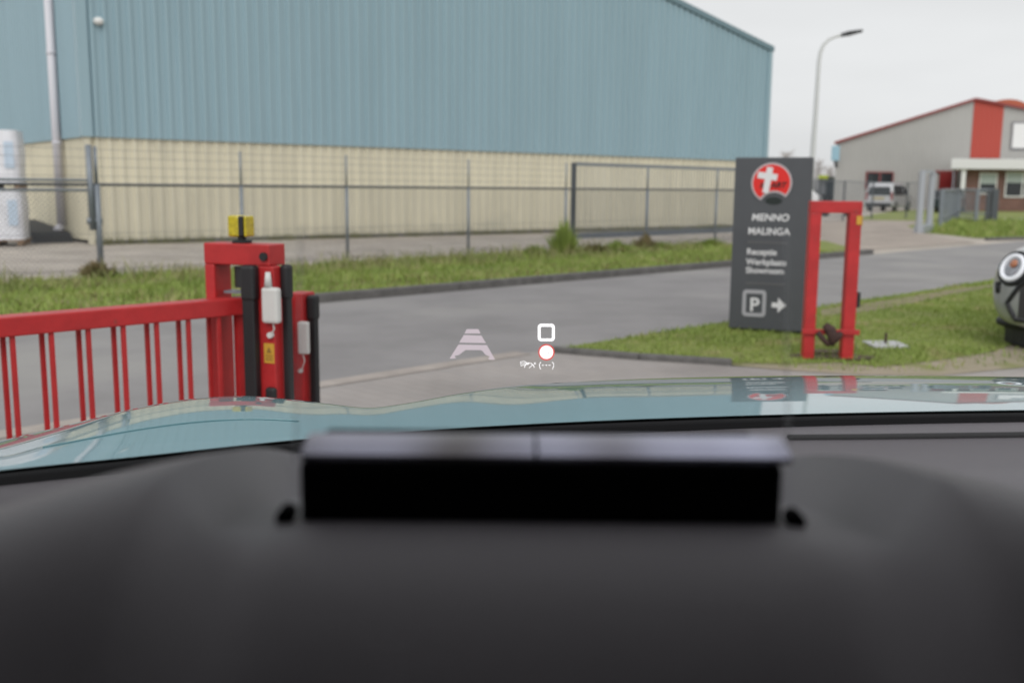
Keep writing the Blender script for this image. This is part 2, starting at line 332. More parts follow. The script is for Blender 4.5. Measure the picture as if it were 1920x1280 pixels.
# rainwater pipe on the left wall, wall lamp
pp = A+ld*1.75+ln_*.16
b = MB(); b.tube([pp+Z3*.35, pp+Z3*cz], .10, 10); b.tube([pp+Z3*.35, pp+Z3*.22+ln_*.12], .10, 10)
for z_ in (2.2, 4.2): b.tube([pp+Z3*z_, pp+Z3*(z_+.06)], .115, 10)
b.build('rainwater_pipe', mat('pale_pipe', (.66,.65,.70), .5), shed, smooth=True).location -= A
lp = A+gd*.35+gn*.1; lz = P(168, 40, lp.y).z
lamp_ = thing('wall_lamp', 'small round white lamp fixed high on the blue warehouse wall', 'wall lamp', lp+Z3*lz)
b = MB()
rows = []
for i in range(9):
    a_ = math.pi*i/8; rows.append([Vector((math.sin(a_)*math.cos(t)*.11, math.cos(a_)*.11 if 0 else math.sin(a_)*math.sin(t)*.09, math.cos(a_)*.085)) for t in [2*math.pi*k/14 for k in range(15)]])
b.grid(rows).build('lamp_globe', white, lamp_, smooth=True)
b = MB(); b.box((-.06,.02,-.05),(.06,.12,.05)); b.build('bracket', galv, lamp_)
# weeds along the foot of the shed
weed_m = mat('weed', (.13,.14,.045), .8, col2=(.19,.18,.08), nscale=2)
def tuft(name, loc, rad, h, n, m, label, cat='weed', group=None, droop=.5):
    b = MB()
    for _ in range(n):
        a_ = random.uniform(0, 2*math.pi); r_ = rad*random.random()**.7; x, y = math.cos(a_)*r_, math.sin(a_)*r_
        hh = h*(1-.55*(r_/rad)**1.5)*random.uniform(.45, 1.05); w_ = random.uniform(.008, .02)
        lx, ly = x*droop+random.gauss(0, .06*h+.02), y*droop+random.gauss(0, .06*h+.02); t_ = random.uniform(0, math.pi); dx, dy = math.cos(t_)*w_, math.sin(t_)*w_
        b.add([(x-dx,y-dy,0),(x+dx,y+dy,0),(x+lx*.5+dx,y+ly*.5+dy,hh*.6),(x+lx*.5-dx,y+ly*.5-dy,hh*.6),(x+lx,y+ly,hh)], [(0,1,2,3),(3,2,4)])
        for _k in range(3):
            q = random.uniform(.3, 1); c_ = Vector((x+lx*q*.7, y+ly*q*.7, hh*q)); u = Vector((random.gauss(0,1), random.gauss(0,1), random.gauss(0,.6))).normalized()*random.uniform(.02,.045); v_ = u.cross(Vector((random.random(), random.random(), 1))).normalized()*.012
            b.add([c_, c_+u*.5+v_, c_+u, c_+u*.5-v_], [(0,1,2,3)])
    o = b.build(name, m, fix=False); o.location = loc; return tag(o, label, cat, group)
FD = Vector((.72, .69, 0)).normalized(); F0 = Vector((-6, 14.5, 0)); FN = Vector((FD.y, -FD.x, 0))
def FP(s, z=0): v = F0+FD*(s*1.0027); return Vector((v.x, v.y, z))
foot = [A+gd*t+gn*.12 for t in (0,)]
b = MB()
for _ in range(2600):
    t = random.random()*gl; dens = .35+.65*(math.sin(t*1.3)+math.sin(t*3.1+1) > -.2)
    if random.random() > dens: continue
    p = A+gd*t+gn*random.uniform(.08,.34); h = random.uniform(.05,.22); w_ = .012; a_ = random.uniform(0, math.pi); dx, dy = math.cos(a_)*w_, math.sin(a_)*w_
    b.add([(p.x-dx,p.y-dy,-.02),(p.x+dx,p.y+dy,-.02),(p.x+random.gauss(0,.04),p.y+random.gauss(0,.04),h)], [(0,1,2)])
tag(b.build('weeds', weed_m, fix=False), 'low weeds growing along the foot of the warehouse wall', 'weeds', kind='stuff')

# ------------------------------------------------------------------ chain-link fence and the sliding panel behind it
def chain(b, s0, s1, z0, z1, off, pitch=.075, r=.0021):
    h = z1-z0; n = int((s1-s0+h)/pitch)
    for sgn in (1, -1):
        for i in range(n):
            a0 = s0-h+i*pitch if sgn > 0 else s0+i*pitch; p0 = (a0, z0); p1 = (a0+sgn*h, z1)
            def clip(pa, pb):
                (x0, y0), (x1, y1) = pa, pb
                if max(x0, x1) <= s0 or min(x0, x1) >= s1: return None
                ts = [0, 1]
                for xx in (s0, s1):
                    if (x0-xx)*(x1-xx) < 0:
                        t = (xx-x0)/(x1-x0)
                        if (xx == s0) == (x1 > x0): ts[0] = max(ts[0], t)
                        else: ts[1] = min(ts[1], t)
                return (x0+(x1-x0)*ts[0], y0+(y1-y0)*ts[0]), (x0+(x1-x0)*ts[1], y0+(y1-y0)*ts[1])
            c = clip(p0, p1)
            if not c: continue
            b.tube([FP(c[0][0], c[0][1])+FN*off*sgn, FP(c[1][0], c[1][1])+FN*off*sgn], r, 3, cap=False)
fence = thing('chain_link_fence', 'grey chain link fence with strands of wire on the grass before the blue warehouse', 'fence', F0)
RZ = 1.30
for i, s_ in enumerate((-5.5,-2.75,0,2.28,4.29,7.09,9.83,12.56,15.3,18.05)):
    big = (s_ == 0); r_ = .045 if big else .028
    b = MB(); p = FP(s_); b.tube([p+Z3*0, p+Z3*RZ], r_, 10); b.tube([p+Z3*RZ, p+Z3*(1.84)], r_*.62, 8)
    if big: b.tube([p+Z3*.65-FD*.09, p+Z3*1.86-FD*.09], .045, 8); b.beam(p+Z3*.78-FD*.16, p+Z3*.78+FD*.05, .05, .09)
    b.build('fence_post', galv, fence, smooth=True).location -= F0
b = MB(); b.tube([FP(-5.5,RZ), FP(18.05,RZ)], .021, 8); b.build('rail', galvd, fence).location -= F0
b = MB(); b.tube([FP(-5.5,1.36), FP(-.1,1.36)], .02, 8); b.tube([FP(-5.5,1.22), FP(-.1,1.22)], .02, 8); b.build('rail', galv, fence).location -= F0
b = MB()
for z_ in (1.42,1.55,1.68,1.80): b.tube([FP(-5.5,z_), FP(10.2,z_)], .003, 4)
for z_ in (.08,.6): b.tube([FP(-5.5,z_), FP(18.05,z_)], .003, 4)
chain(b, -5.5, 18.05, .05, RZ, .002, r=.0028)
for i in range(int(23.5/.16)):
    s_ = -5.5+i*.16
    if s_ < 10.2 and i % 2: b.tube([FP(s_,RZ), FP(s_,1.80)], .0012, 3, cap=False)
b.build('wire_mesh', galvd, fence, fix=False).location -= F0
# sliding panel
panel = thing('sliding_gate', 'open grey sliding gate panel with thin upright bars behind the chain link fence', 'gate', FP(10.3))
po = -FN*.22; G0 = FP(10.3)
b = MB(); b.beam(FP(10.3,0)+po, FP(10.3,1.86)+po, .09, .09, FD); b.build('post', galvd, panel, bevel=.006).location -= G0
b = MB(); b.beam(FP(10.35,1.83)+po, FP(17.6,1.83)+po, .06, .07); b.build('top_rail', galv, panel).location -= G0
b = MB(); b.beam(FP(10.35,.28)+po, FP(17.6,.28)+po, .06, .12); b.build('bottom_rail', galv, panel).location -= G0
b = MB()
s_ = 10.5
while s_ < 17.5: b.tube([FP(s_,.34)+po, FP(s_,1.8)+po], .009, 5, cap=False); s_ += .12
b.build('bars', galv, panel).location -= G0
b = MB(); b.beam(FP(17.6,0)+po, FP(17.6,1.86)+po, .07, .07, FD); b.build('post', galvd, panel).location -= G0
# weeds on the fence line
for (px, py, rad, h, n, lab, mm) in (
    (1056,478,.22,.78,330,'tallest green weed clump at a fence post left of the dark gate post', blade_m),
    (1004,481,.2,.26,220,'low leafy weed in the verge left of the tallest clump', blade_m),
    (1118,474,.2,.22,180,'small reddish weed clump just right of the dark gate post', mat('dry_weed', (.15,.10,.045), .8, col2=(.12,.14,.04), nscale=6)),
    (1156,474,.2,.30,260,'bushy green weed under the thin upright bars of the gate', blade_m),
    (1208,468,.16,.42,240,'brown dry weed at the foot of a fence post behind the bars', mat('brown_weed', (.26,.19,.10), .8, col2=(.13,.13,.05), nscale=6)),
    (1240,468,.24,.2,180,'flat wide weed right of the brown dry one', blade_m),
    (1335,462,.3,.22,240,'weed clump at the fence next to the dark sign', blade_m),
    (184,520,.2,.28,240,'dry weed tuft at the foot of the double fence post', MATS['brown_weed'] if 'brown_weed' in MATS else weed_m)):
    tuft('weed', G(px, py, .01), rad, h, n, mm, lab, 'weed', 'weeds along the wire fence')

# ------------------------------------------------------------------ wrapped pallets, ramp
pal = P(22, 462, 21.0); pal.z = 0
wrap = mat('stretch_wrap', (.74,.75,.80), .35, noise=.12, nscale=3, bump=.6, bscale=6)
bluep = mat('blue_print', (.50,.60,.72), .5)
def pallet(z0, h, lab, w_=1.05):
    t = thing('wrapped_pallet', lab, 'pallet', (pal.x-.42, pal.y+.4, z0), .30, 'wrapped pallets stacked by the warehouse')
    b = MB()
    for x in (-.5,-.05,.4): b.box((x,-.5,0),(x+.1,.5,.09))
    b.box((-.52,-.52,.09),(.52,.52,.12)); b.build('pallet_base', mat('pallet_wood', (.25,.17,.11), .8), t)
    rows = []; hh = h-.12
    for i in range(7):
        z = .12+hh*i/6; sc = 1-.02*math.sin(i*1.3)-(.012 if i == 6 else 0); row = []
        for k in range(33):
            a_ = 2*math.pi*k/32; c, s = math.cos(a_), math.sin(a_); rr = .52/(abs(c)**14+abs(s)**14)**(1/14)*sc*(1+.008*math.sin(9*a_+i)); row.append(Vector((c*rr, s*rr, z)))
        rows.append(row)
    b = MB(); b.grid(rows); b.add(rows[-1][:-1], [tuple(range(32))]); b.build('load', wrap, t, smooth=True)
    b = MB(); b.box((.26,-.535,.35*h),(.44,-.522,.8*h)); b.build('printed_label', bluep, t)
    return t
pallet(0.02, 1.18, 'lower white plastic wrapped pallet load on the paving beside the warehouse')
pallet(1.205, 1.20, 'upper white plastic wrapped pallet load, stacked on the other')
rp = P(100, 452, 23.4); rp.z = 0
ramp = thing('loading_ramp', 'low dark loading ramp against the left wall of the warehouse', 'ramp', A+ld*2.6+ln_*.5, math.atan2(ld.y, ld.x)+math.pi)
b = MB(); b.prism([(-1.8,-.45,0),(1.6,-.45,0),(1.3,-.45,.22),(-1.8,-.45,.42)], (0,.85,0)); b.build('ramp_body', mat('dark_steel', (.03,.03,.033), .7), ramp, bevel=.01)
b = MB(); b.box((-1.8,-.47,0),(1.6,-.455,.06)); b.build('edge_rail', galvd, ramp)

# ------------------------------------------------------------------ red sliding gate and its guide frames
p1 = Vector((-1.10, 4.16, 0))           # portal front pillar region
gr0 = P(462, 560, 4.30); gr1 = P(-260, 612, 3.26); zt = P(460, 556, 4.30).z
gr0.x -= .0
gate = thing('sliding_gate', 'red steel sliding gate with a thick top rail and rows of upright bars', 'gate', (gr0.x, gr0.y, 0))
gdv = Vector((gr1.x-gr0.x, gr1.y-gr0.y, 0)).normalized(); gnv = Vector((gdv.y, -gdv.x, 0)); glen = 3.2
if gnv.y > 0: gnv = -gnv
def gp(s, z, o=0): v = Vector((gr0.x, gr0.y, 0))+gdv*s+gnv*o; return Vector((v.x, v.y, z))-Vector((gr0.x, gr0.y, 0))
b = MB(); b.beam(gp(-.02, zt-.035), gp(glen, zt-.035), .10, .072); b.build('top_rail', red, gate, bevel=.006)
b = MB(); b.beam(gp(-.02, .14), gp(glen, .14), .10, .14); b.build('bottom_rail', red, gate, bevel=.006)
b = MB(); b.beam(gp(.03,.2), gp(.03,zt-.07), .04, .05, gdv); b.build('end_post', red, gate)
i = 0; s_ = .155
while s_ < glen:
    for o_ in (.03, -.03):
        bb = MB(); sh = 0 if o_ > 0 else .012
        bb.beam(gp(s_+sh, .20, o_), gp(s_+sh, zt-.07, o_), .017, .017, gdv); bb.build('bar', red, gate, bevel=.002)
    s_ += .138
# left guide frame
def guide_frame(name, label, loc, rz, width, h, pw, pd, cap=.0):
    t = thing(name, label, 'gate frame', loc, rz, 'red gate guide frames')
    for sx in (0, 1):
        x0 = -width/2 if sx == 0 else width/2-pw[sx]
        if cap and sx: x0 += cap
        b = MB(); b.box((x0,-pd/2,0),(x0+pw[sx],0 if cap and sx else pd/2,h-.09)); b.build('pillar', red, t, bevel=.006)
    b = MB(); b.box((-width/2-.001,-pd/2-.001,h-.09),(width/2+.001,pd/2+.001,h)); b.build('crossbeam', red, t, bevel=.006)
    return t
cfx = (P(392,453,4.35)+P(526,458,4.18))/2; hL = P(458,456,4.25).z
yaw = -math.radians(20)
fl = guide_frame('gate_guide_frame', 'red guide frame at the left with yellow lamp on top and white control box', (cfx.x, cfx.y, 0), yaw, .325, hL, (.050,.080), .12, .018)
W = .325
def prt(mb, n, m, par, **k): return mb.build(n, m, par, **k)
# safety edges (black rubber) either side of the front pillar
for x0, x1, yy in ((.052,.110,-.085), (.183,.213,.012)):
    b = MB(); b.box((x0,yy-.02,.02),(x1,yy+.02,hL-.16)); b.build('rubber_edge', black, fl, bevel=.006)
    b = MB(); b.box((x0-.005,yy-.026,hL-.235),(x1+.006,yy+.026,hL-.085)); b.build('edge_cap', black, fl, bevel=.014)
b = MB(); b.tube([(.140,-.0605,hL-.05),(.140,-.074,hL-.05)], .018, 14); b.build('cap_plug', black, fl)
b = MB(); b.box((.142,-.10,hL-.325),(.222,-.0615,hL-.175)); bx = b.build('control_box', whitep, fl, bevel=.012)
b = MB(); b.tube([(.168,-.08,hL-.175),(.168,-.08,hL-.112)], [.017,.011], 12); b.build('antenna', whitep, bx, smooth=True)
b = MB(); b.tube([(.182,-.075,hL-.325),(.188,-.075,hL-.35),(.170,-.068,hL-.375)], .0035, 6); b.build('cable', whitep, fl)
b = MB(); b.tube([(.165,-.0605,hL-.378),(.165,-.078,hL-.378)], .013, 12); b.build('cable_gland', whitep, fl)
yel = mat('sticker_yellow', (.60,.33,.04), .5)
b = MB(); b.box((.126,-.0625,hL-.50),(.176,-.0605,hL-.415)); st = b.build('warning_sticker', yel, fl)
b = MB(); b.prism([(.139,-.0635,hL-.455),(.164,-.0635,hL-.455),(.1515,-.0635,hL-.430)], (0,-.0008,0)); b.build('warning_triangle', mat('sticker_dark', (.25,.14,.03), .5), st)
b = MB()
for k_ in range(3): b.box((.133,-.0635,hL-.468-.010*k_),(.170,-.0628,hL-.464-.010*k_))
b.build('warning_text_lines', MATS['sticker_dark'], st)
b = MB(); b.box((.140,-.09,hL-.78),(.190,-.0615,hL-.60)); b.build('photo_cell', black, fl, bevel=.012)
# roller inside the frame, red bracket
b = MB(); b.tube([(-.02,.0,hL-.19),(-.02,.0,hL-.10)], .028, 14); b.build('guide_roller', blackp, fl, smooth=False)
b = MB(); b.tube([(.022,.0,hL-.19),(.022,.0,hL-.10)], .022, 14); b.build('guide_roller', mat('grey_roller', (.12,.12,.12), .5), fl)
b = MB(); b.box((-.09,-.03,hL-.215),(.05,.03,hL-.205)); b.build('roller_bracket', galv, fl)
# yellow flashing lamp
lamp = bpy.data.objects.new('flashing_lamp', None); SC.collection.objects.link(lamp); lamp.parent = fl; lamp.location = (-.010,0,hL)
b = MB(); b.tube([(0,0,0),(0,0,.012)], .042, 16); b.tube([(0,0,.012),(0,0,.03)], .018, 12); b.build('lamp_foot', black, lamp, bevel=.002)
yl = mat('yellow_lens', (.50,.41,.015), .25, noise=.25, nscale=60, coat=.6)
b = MB(); b.box((-.052,-.030,.026),(.006,.030,.118)); b.build('lens', yl, lamp, bevel=.010)
b = MB(); b.box((.0065,-.036,.03),(.030,.036,.114)); b.build('lamp_divider', black, lamp, bevel=.005)
b = MB(); b.box((.0305,-.032,.028),(.044,.032,.116)); b.build('lens', yl, lamp, bevel=.006)
# second, lower pillar behind
q = P(574, 548, 4.75); h2 = q.z
f2 = thing('gate_end_post', 'shorter red gate post with a slim white box beside the taller frame', 'gate post', (q.x, q.y, 0), yaw)
b = MB(); b.box((-.075,-.06,0),(.012,.06,h2)); b.build('pillar', red, f2, bevel=.006)
b = MB(); b.box((-.078,-.10,0),(-.045,-.062,h2-.02)); b.build('side_plate', red, f2, bevel=.004)
b = MB(); b.box((.024,-.02,.02),(.055,.02,h2-.06)); b.build('rubber_edge', black, f2, bevel=.006)
b = MB(); b.box((.012,-.028,h2-.13),(.060,.028,h2-.012)); b.build('edge_cap', black, f2, bevel=.012)
b = MB(); b.box((.004,-.092,h2-.285),(.056,-.062,h2-.13)); b.build('control_box', whitep, f2, bevel=.008)
b = MB(); b.tube([(.02,-.075,h2-.285),(.03,-.075,h2-.32),(.005,-.07,h2-.37)], .003, 6); b.tube([(.002,-.061,h2-.37),(.002,-.075,h2-.37)], .010, 10); b.build('cable', whitep, f2)
# right guide frame
c1 = G(1518, 674); c2 = G(1590, 676); hR = P(1568, 377, (c1.y+c2.y)/2).z; cc = (c1+c2)/2; wR = (P(1613,400,cc.y)-P(1519,400,cc.y)).length
fr = guide_frame('gate_guide_frame', 'red receiving frame standing in the grass right of the dark sign', (cc.x-.018, cc.y, .0), math.radians(-4), wR, hR, (.083,.090), .10)
for o in fr.children: pass
zb = P(1560, 620, cc.y).z
b = MB(); b.box((-wR/2-.02,-.075,zb-.02),(wR/2+.03,-.057,zb+.02)); b.build('brace', red, fr, bevel=.003)
b = MB()
b.tube([(-.05,-.09,zb+.06),(-.01,-.10,zb+.02),(.02,-.10,zb-.04),(.0,-.10,zb-.10)], [.025,.042,.045,.025], 10)
b.tube([(-.10,-.08,zb),(-.06,-.10,zb-.05),(-.02,-.10,zb-.09),(.04,-.09,zb-.06),(.08,-.08,zb)], .022, 8)
b.build('padlock_chain', redrust, fr, smooth=True)
b = MB(); zk = P(1607, 560, cc.y).z; b.box((wR/2-.004,-.03,zk-.065),(wR/2+.034,.03,zk+.055)); b.build('catch_box', black, fr, bevel=.01)
zy = P(1612, 412, cc.y).z; b = MB(); b.box((wR/2+.002,-.05,zy-.045),(wR/2+.006,.0,zy+.03)); b.build('warning_sticker', yel, fr)
b = MB(); b.box((wR/2-.04,-.0575,zy-.035),(wR/2-.003,-.0565,zy+.03)); b.build('warning_sticker', yel, fr)

# manhole / slab in grass
cv = thing('ground_marker', 'small grey concrete slab with a short post in the grass', 'marker', G(1660,648,.014))
b = MB(); b.box((-.15,-.15,0),(.15,.15,.022)); b.build('slab', mat('slab', (.50,.50,.52), .8), cv, bevel=.005)
b = MB(); b.tube([(.0,0,.02),(.0,0,.11)], .012, 8); b.build('post', redrust, cv)

# ------------------------------------------------------------------ dark sign
sY0, sY1 = 9.15, 8.9
a_tl = P(1371,297,sY0); a_bl = P(1366,614,sY0); a_tr = P(1525,293,sY1); a_br = P(1507,622,sY1)
sx0 = Vector((a_bl.x, sY0, 0)); sx1 = Vector(((a_tr.x+a_br.x)/2, sY1, 0)); sw = (sx1-sx0).length
zl, zh = (a_bl.z+a_br.z)/2, (a_tl.z+a_tr.z)/2; srz = math.atan2(sY1-sY0, sx1.x-sx0.x)
sign = thing('sign', 'dark grey upright business sign with red round emblem, white names and parking arrow', 'sign', sx0, srz)
b = MB(); b.box((0,0,zl),(sw,.10,zh)); b.build('board', signm, sign, bevel=.006)
for x_ in (.07, sw-.10):
    b = MB(); b.box((x_,.02,0),(x_+.06,.08,zl)); b.build('leg', black, sign)
sh = zh-zl; RX = (math.radians(90), 0, 0)
def sz(py): return zh-sh*(py-295)/(618-295)
def sxx(px): return sw*(px-1369)/(1519-1369)
text('lettering', 'MENNO', .086, letter, sign, (sxx(1442),-.001,sz(412)), RX, bold=True, shear=.15, align='CENTER', sx=1.05)
text('lettering', 'MALINGA', .086, letter, sign, (sxx(1441),-.001,sz(438)), RX, bold=True, align='CENTER', sx=.98)
b = MB(); b.box((sxx(1400),-.004,sz(454)),(sxx(1478),-.0005,sz(451))); b.build('rule_line', mat('rule_grey', (.12,.12,.125), .5), sign)
b = MB(); b.box((sxx(1400),-.004,sz(532)),(sxx(1478),-.0005,sz(529))); b.build('rule_line', MATS['rule_grey'], sign)
for s_, py in (('Receptie',476),('Werkplaats',495),('Showroom',511)):
    text('lettering', s_, .076, letter, sign, (sxx(1399),-.001,sz(py)), RX, bold=True)
def ring_poly(cx, cz_, r, n=48, a0=0, a1=2*math.pi): return [(cx+r*math.cos(a0+(a1-a0)*k/n), cz_+r*math.sin(a0+(a1-a0)*k/n)) for k in range(n)]
def plate(b, pts, y0, y1): b.prism([(x, y0, z) for x, z in pts], (0, y1-y0, 0))
# parking box: rounded outline
def rrect(x0, x1, z0, z1, r, n=6):
    pts = []
    for cx, cz_, a0 in ((x1-r,z1-r,0),(x0+r,z1-r,90),(x0+r,z0+r,180),(x1-r,z0+r,270)):
        for k in range(n+1): a_ = math.radians(a0+90*k/n); pts.append((cx+r*math.cos(a_), cz_+r*math.sin(a_)))
    return pts
def rring(b, o, i_, y0, y1):
    n = len(o); vs = [(x,y0,z) for x,z in o]+[(x,y0,z) for x,z in i_]+[(x,y1,z) for x,z in o]+[(x,y1,z) for x,z in i_]; fs = []
    for k in range(n):
        j = (k+1) % n; fs += [(k,j,n+j,n+k),(2*n+k,3*n+k,3*n+j,2*n+j),(k,2*n+k,2*n+j,j),(n+k,n+j,3*n+j,3*n+k)]
    b.add(vs, fs)
b = MB(); o_ = rrect(sxx(1395), sxx(1442), sz(594), sz(543), .035); i_ = rrect(sxx(1402), sxx(1435), sz(587), sz(550), .012); rring(b, o_, i_, -.004, -.0005); b.build('parking_outline', mat('outline_grey', (.40,.40,.43), .5), sign)
text('lettering', 'P', .17, letter, sign, (sxx(1419),-.001,sz(583)), RX, bold=True, align='CENTER')
b = MB(); ax, az = sxx(1468), sz(570); plate(b, [(ax-.065,az+.022),(ax-.01,az+.022),(ax-.01,az+.068),(ax+.062,az),(ax-.01,az-.068),(ax-.01,az-.022),(ax-.065,az-.022)], -.004, -.0005); b.build('arrow', letter, sign)
# emblem: silver rimmed red disc with a bite at the bottom
ecx, ecz, er = sxx(1442), sz(342), .178
def bite(r, rb, off):
    pts = []; cb = (ecx+.03, ecz-off)
    for k in range(72):
        a_ = 2*math.pi*k/72+math.pi/2; x, z = ecx+r*math.cos(a_), ecz+r*math.sin(a_)*1.0
        d = math.hypot(x-cb[0], z-cb[1])
        if d < rb:
            z = cb[1]+math.sqrt(max(0, rb*rb-(x-cb[0])**2))
        pts.append((x, z))
    return pts
b = MB(); plate(b, bite(er,.13,.215), -.010, -.0005); b.build('emblem_rim', mat('silver', (.55,.50,.52), .35, metal=.3), sign)
b = MB(); plate(b, bite(er*.91,.148,.215), -.014, -.0105); b.build('emblem_disc', mat('emblem_red', (.72,.02,.015), .4), sign)
b = MB(); tl = Matrix.Translation((ecx-.035,0,ecz+.025))@Matrix.Rotation(math.radians(8), 4, 'Y')
b.box((-.024,-.019,-.115),(.030,-.0145,.115), tl); b.box((-.092,-.0185,.005),(.080,-.0146,.062), tl); b.build('emblem_cross', letter, sign)
bl = mat('emblem_black', (.03,.015,.015), .5)
text('lettering', 'ART', .068, bl, sign, (ecx-.005,-.021,ecz-.04), RX, shear=.3, bold=True)
text('lettering', 'K', .068, bl, sign, (ecx-.105,-.0145,ecz-.045), RX, shear=.3, bold=True)
b = MB(); pts = ring_poly(ecx+.025, ecz-.158, .075, 30); plate(b, [(x, ecz-.158+(z-ecz+.158)*.45) for x, z in pts], -.004, -.0005); b.build('emblem_shade', mat('emblem_dark', (.012,.02,.018), .3), sign)

# ------------------------------------------------------------------ street lamp
Ly = 40; lb = P(1522,300,Ly); ltop = P(1537,100,Ly)
sl_ = thing('street_lamp', 'tall pale curved street lamp rising behind the dark sign', 'street lamp', (lb.x, Ly, 0))
def rel(px, py): v = P(px, py, Ly); return Vector((v.x-lb.x, 0, v.z))
pts = [Vector((-.05,0,0)), rel(1523,300), rel(1530,200), rel(1535,118), rel(1538,98), rel(1544,84), rel(1554,74), rel(1566,69), rel(1580,66)]
b = MB(); b.tube(pts, [.11,.10,.085,.075,.07,.065,.06,.055,.05], 12); b.build('pole', mat('pale_pole', (.62,.63,.63), .5), sl_, smooth=True)
b = MB(); b.tube([rel(1577,66.5), rel(1592,63), rel(1617,58)], [.07,.10,.055], 10); b.build('lamp_head', mat('lamp_head', (.05,.05,.055), .5), sl_, smooth=True)

# ------------------------------------------------------------------ far grey building with red band, brick office
FY = 78.0
def fx(px, Y=FY): return P(px, 340, Y).x
def fz(px, py, Y=FY): return P(px, py, Y).z
fb = thing('industrial_hall', 'light grey industrial hall with a red vertical band and red roof edge', 'building', (fx(1565), FY, 0)); O = Vector(fb.location)
xl, xp, xr = fx(1565), fx(1815), fx(1815)+(fx(1815)-fx(1565))*1.15
zE, zP = fz(1565,268), fz(1815,188)
slp = (zP-zE)/(xp-xl); slp2 = (fz(1815,188)-fz(1920,208))/(fx(1920)-xp)
def wallp(x0, x1, name, m, zlo=0., depth=0., off=0):
    b = MB(); n = max(2, int((x1-x0)/.35)); bot = []; top = []
    for k in range(n*2+1):
        x = x0+(x1-x0)*k/(n*2); o2 = .04 if k % 2 else 0
        zt_ = zE+slp*(x-xl) if x <= xp else zP-slp2*(x-xp)
        bot.append(Vector((x,FY-o2-off,zlo))-O); top.append(Vector((x,FY-o2-off,zt_))-O)
    return b.grid([bot, top]).build(name, m, fb)
xb0, xb1 = fx(1815), fx(1871)
wallp(xl, xb0, 'wall', greysheet); wallp(xb0, xb1, 'red_band', redsheet, fz(1840,297), off=.03); wallp(xb1, xr, 'wall', greysheet)
wallp(xb0, xb1, 'wall', greysheet, 0, off=-.05)
b = MB(); b.add([Vector((xl,FY,0))-O, Vector((xl+15,FY+26,0))-O, Vector((xl+15,FY+26,zE))-O, Vector((xl,FY,zE))-O], [(0,1,2,3)]); b.build('side_wall', greysheet, fb)
b = MB()
for (xa, za, xc, zc) in ((xl-.3,zE-.3*slp,xp,zP),(xp,zP,xr,zP-slp2*(xr-xp))):
    vs = [Vector(p)-O for p in ((xa,FY-.3,za),(xc,FY-.3,zc),(xc+15,FY+26,zc),(xa+15,FY+26,za),(xa,FY-.3,za+.17),(xc,FY-.3,zc+.17),(xc+15,FY+26,zc+.17),(xa+15,FY+26,za+.17))]
    b.add(vs, [(0,1,2,3),(7,6,5,4),(0,4,5,1),(1,5,6,2),(2,6,7,3),(3,7,4,0)])
b.build('roof', mat('roof_edge_red', (.28,.06,.055), .6), fb)
# arched red skylight on the roof
b = MB(); sx_ = fx(1892); pts = [(sx_+1.8*math.cos(math.pi*k/12), fz(1892,204)-.2+1.0*math.sin(math.pi*k/12)) for k in range(13)]
b.prism([Vector((x,FY+1,z))-O for x, z in pts], (0,6,0)); b.build('roof_vent', mat('orange_red', (.45,.12,.06), .5), fb)
def win(par, org, x0, x1, z0, z1, y, fm, mull=None):
    w_ = (x1-x0); b = MB(); t_ = .09; n_ = Vector((0,0,0))
    for lo, hi in (((x0,y-.06,z0),(x0+t_,y+.02,z1)),((x1-t_,y-.06,z0),(x1,y+.02,z1)),((x0+t_,y-.055,z1-t_),(x1-t_,y+.02,z1)),((x0+t_,y-.055,z0),(x1-t_,y+.02,z0+t_))): b.box(Vector(lo)-org, Vector(hi)-org)
    if mull: b.box(Vector((mull-.05,y-.05,z0+t_))-org, Vector((mull+.05,y+.02,z1-t_))-org)
    f_ = b.build('window', fm, par); b = MB(); b.box(Vector((x0+t_,y-.02,z0+t_))-org, Vector((x1-t_,y,z1-t_))-org); b.build('pane', glassdark, f_); return f_
redfr = mat('red_frame', (.25,.05,.05), .5)
win(fb, O, fx(1622), fx(1674), fz(1640,354), fz(1640,322), FY-.08, redfr, fx(1648))
b = MB(); b.box(Vector((fx(1760),FY-.15,0))-O, Vector((fx(1790),FY-.05,fz(1770,320)))-O); dd = b.build('door', mat('door_red', (.22,.02,.02), .5), fb)
b = MB(); b.box(Vector((fx(1751),FY-.2,fz(1770,324)))-O, Vector((fx(1791),FY-.06,fz(1770,320)))-O); b.build('door_frame', redfr, fb)
# white sign board on the wall
b = MB(); b.box(Vector((fx(1890),FY-.2,fz(1905,278)))-O, Vector((fx(1890)+4.2,FY-.08,fz(1905,232)))-O); sb = b.build('notice_board', white, fb)
b = MB(); b.box(Vector((fx(1888),FY-.1,fz(1905,281)))-O, Vector((fx(1890)+4.3,FY-.06,fz(1905,229)))-O); b.build('board_frame', mat('grey_frame', (.22,.22,.24), .5), sb)
b = MB(); b.box(Vector((fx(1914),FY-.22,fz(1905,246)))-O, Vector((fx(1914)+1.8,FY-.205,fz(1905,236)))-O); b.build('board_print', mat('grey_print', (.2,.2,.22), .5), sb)
# blue light box on the left corner
b = MB(); b.box(Vector((fx(1552),FY-.6,fz(1560,302)))-O, Vector((fx(1567),FY-.45,fz(1560,274)))-O); b.build('corner_light_box', mat('blue_box', (.30,.48,.58), .4), fb, bevel=.05)
b = MB(); b.tube([Vector((fx(1560),FY-.5,fz(1560,304)))-O, Vector((fx(1566),FY,fz(1560,312)))-O], .12, 8); b.build('bracket', galvd, fb)
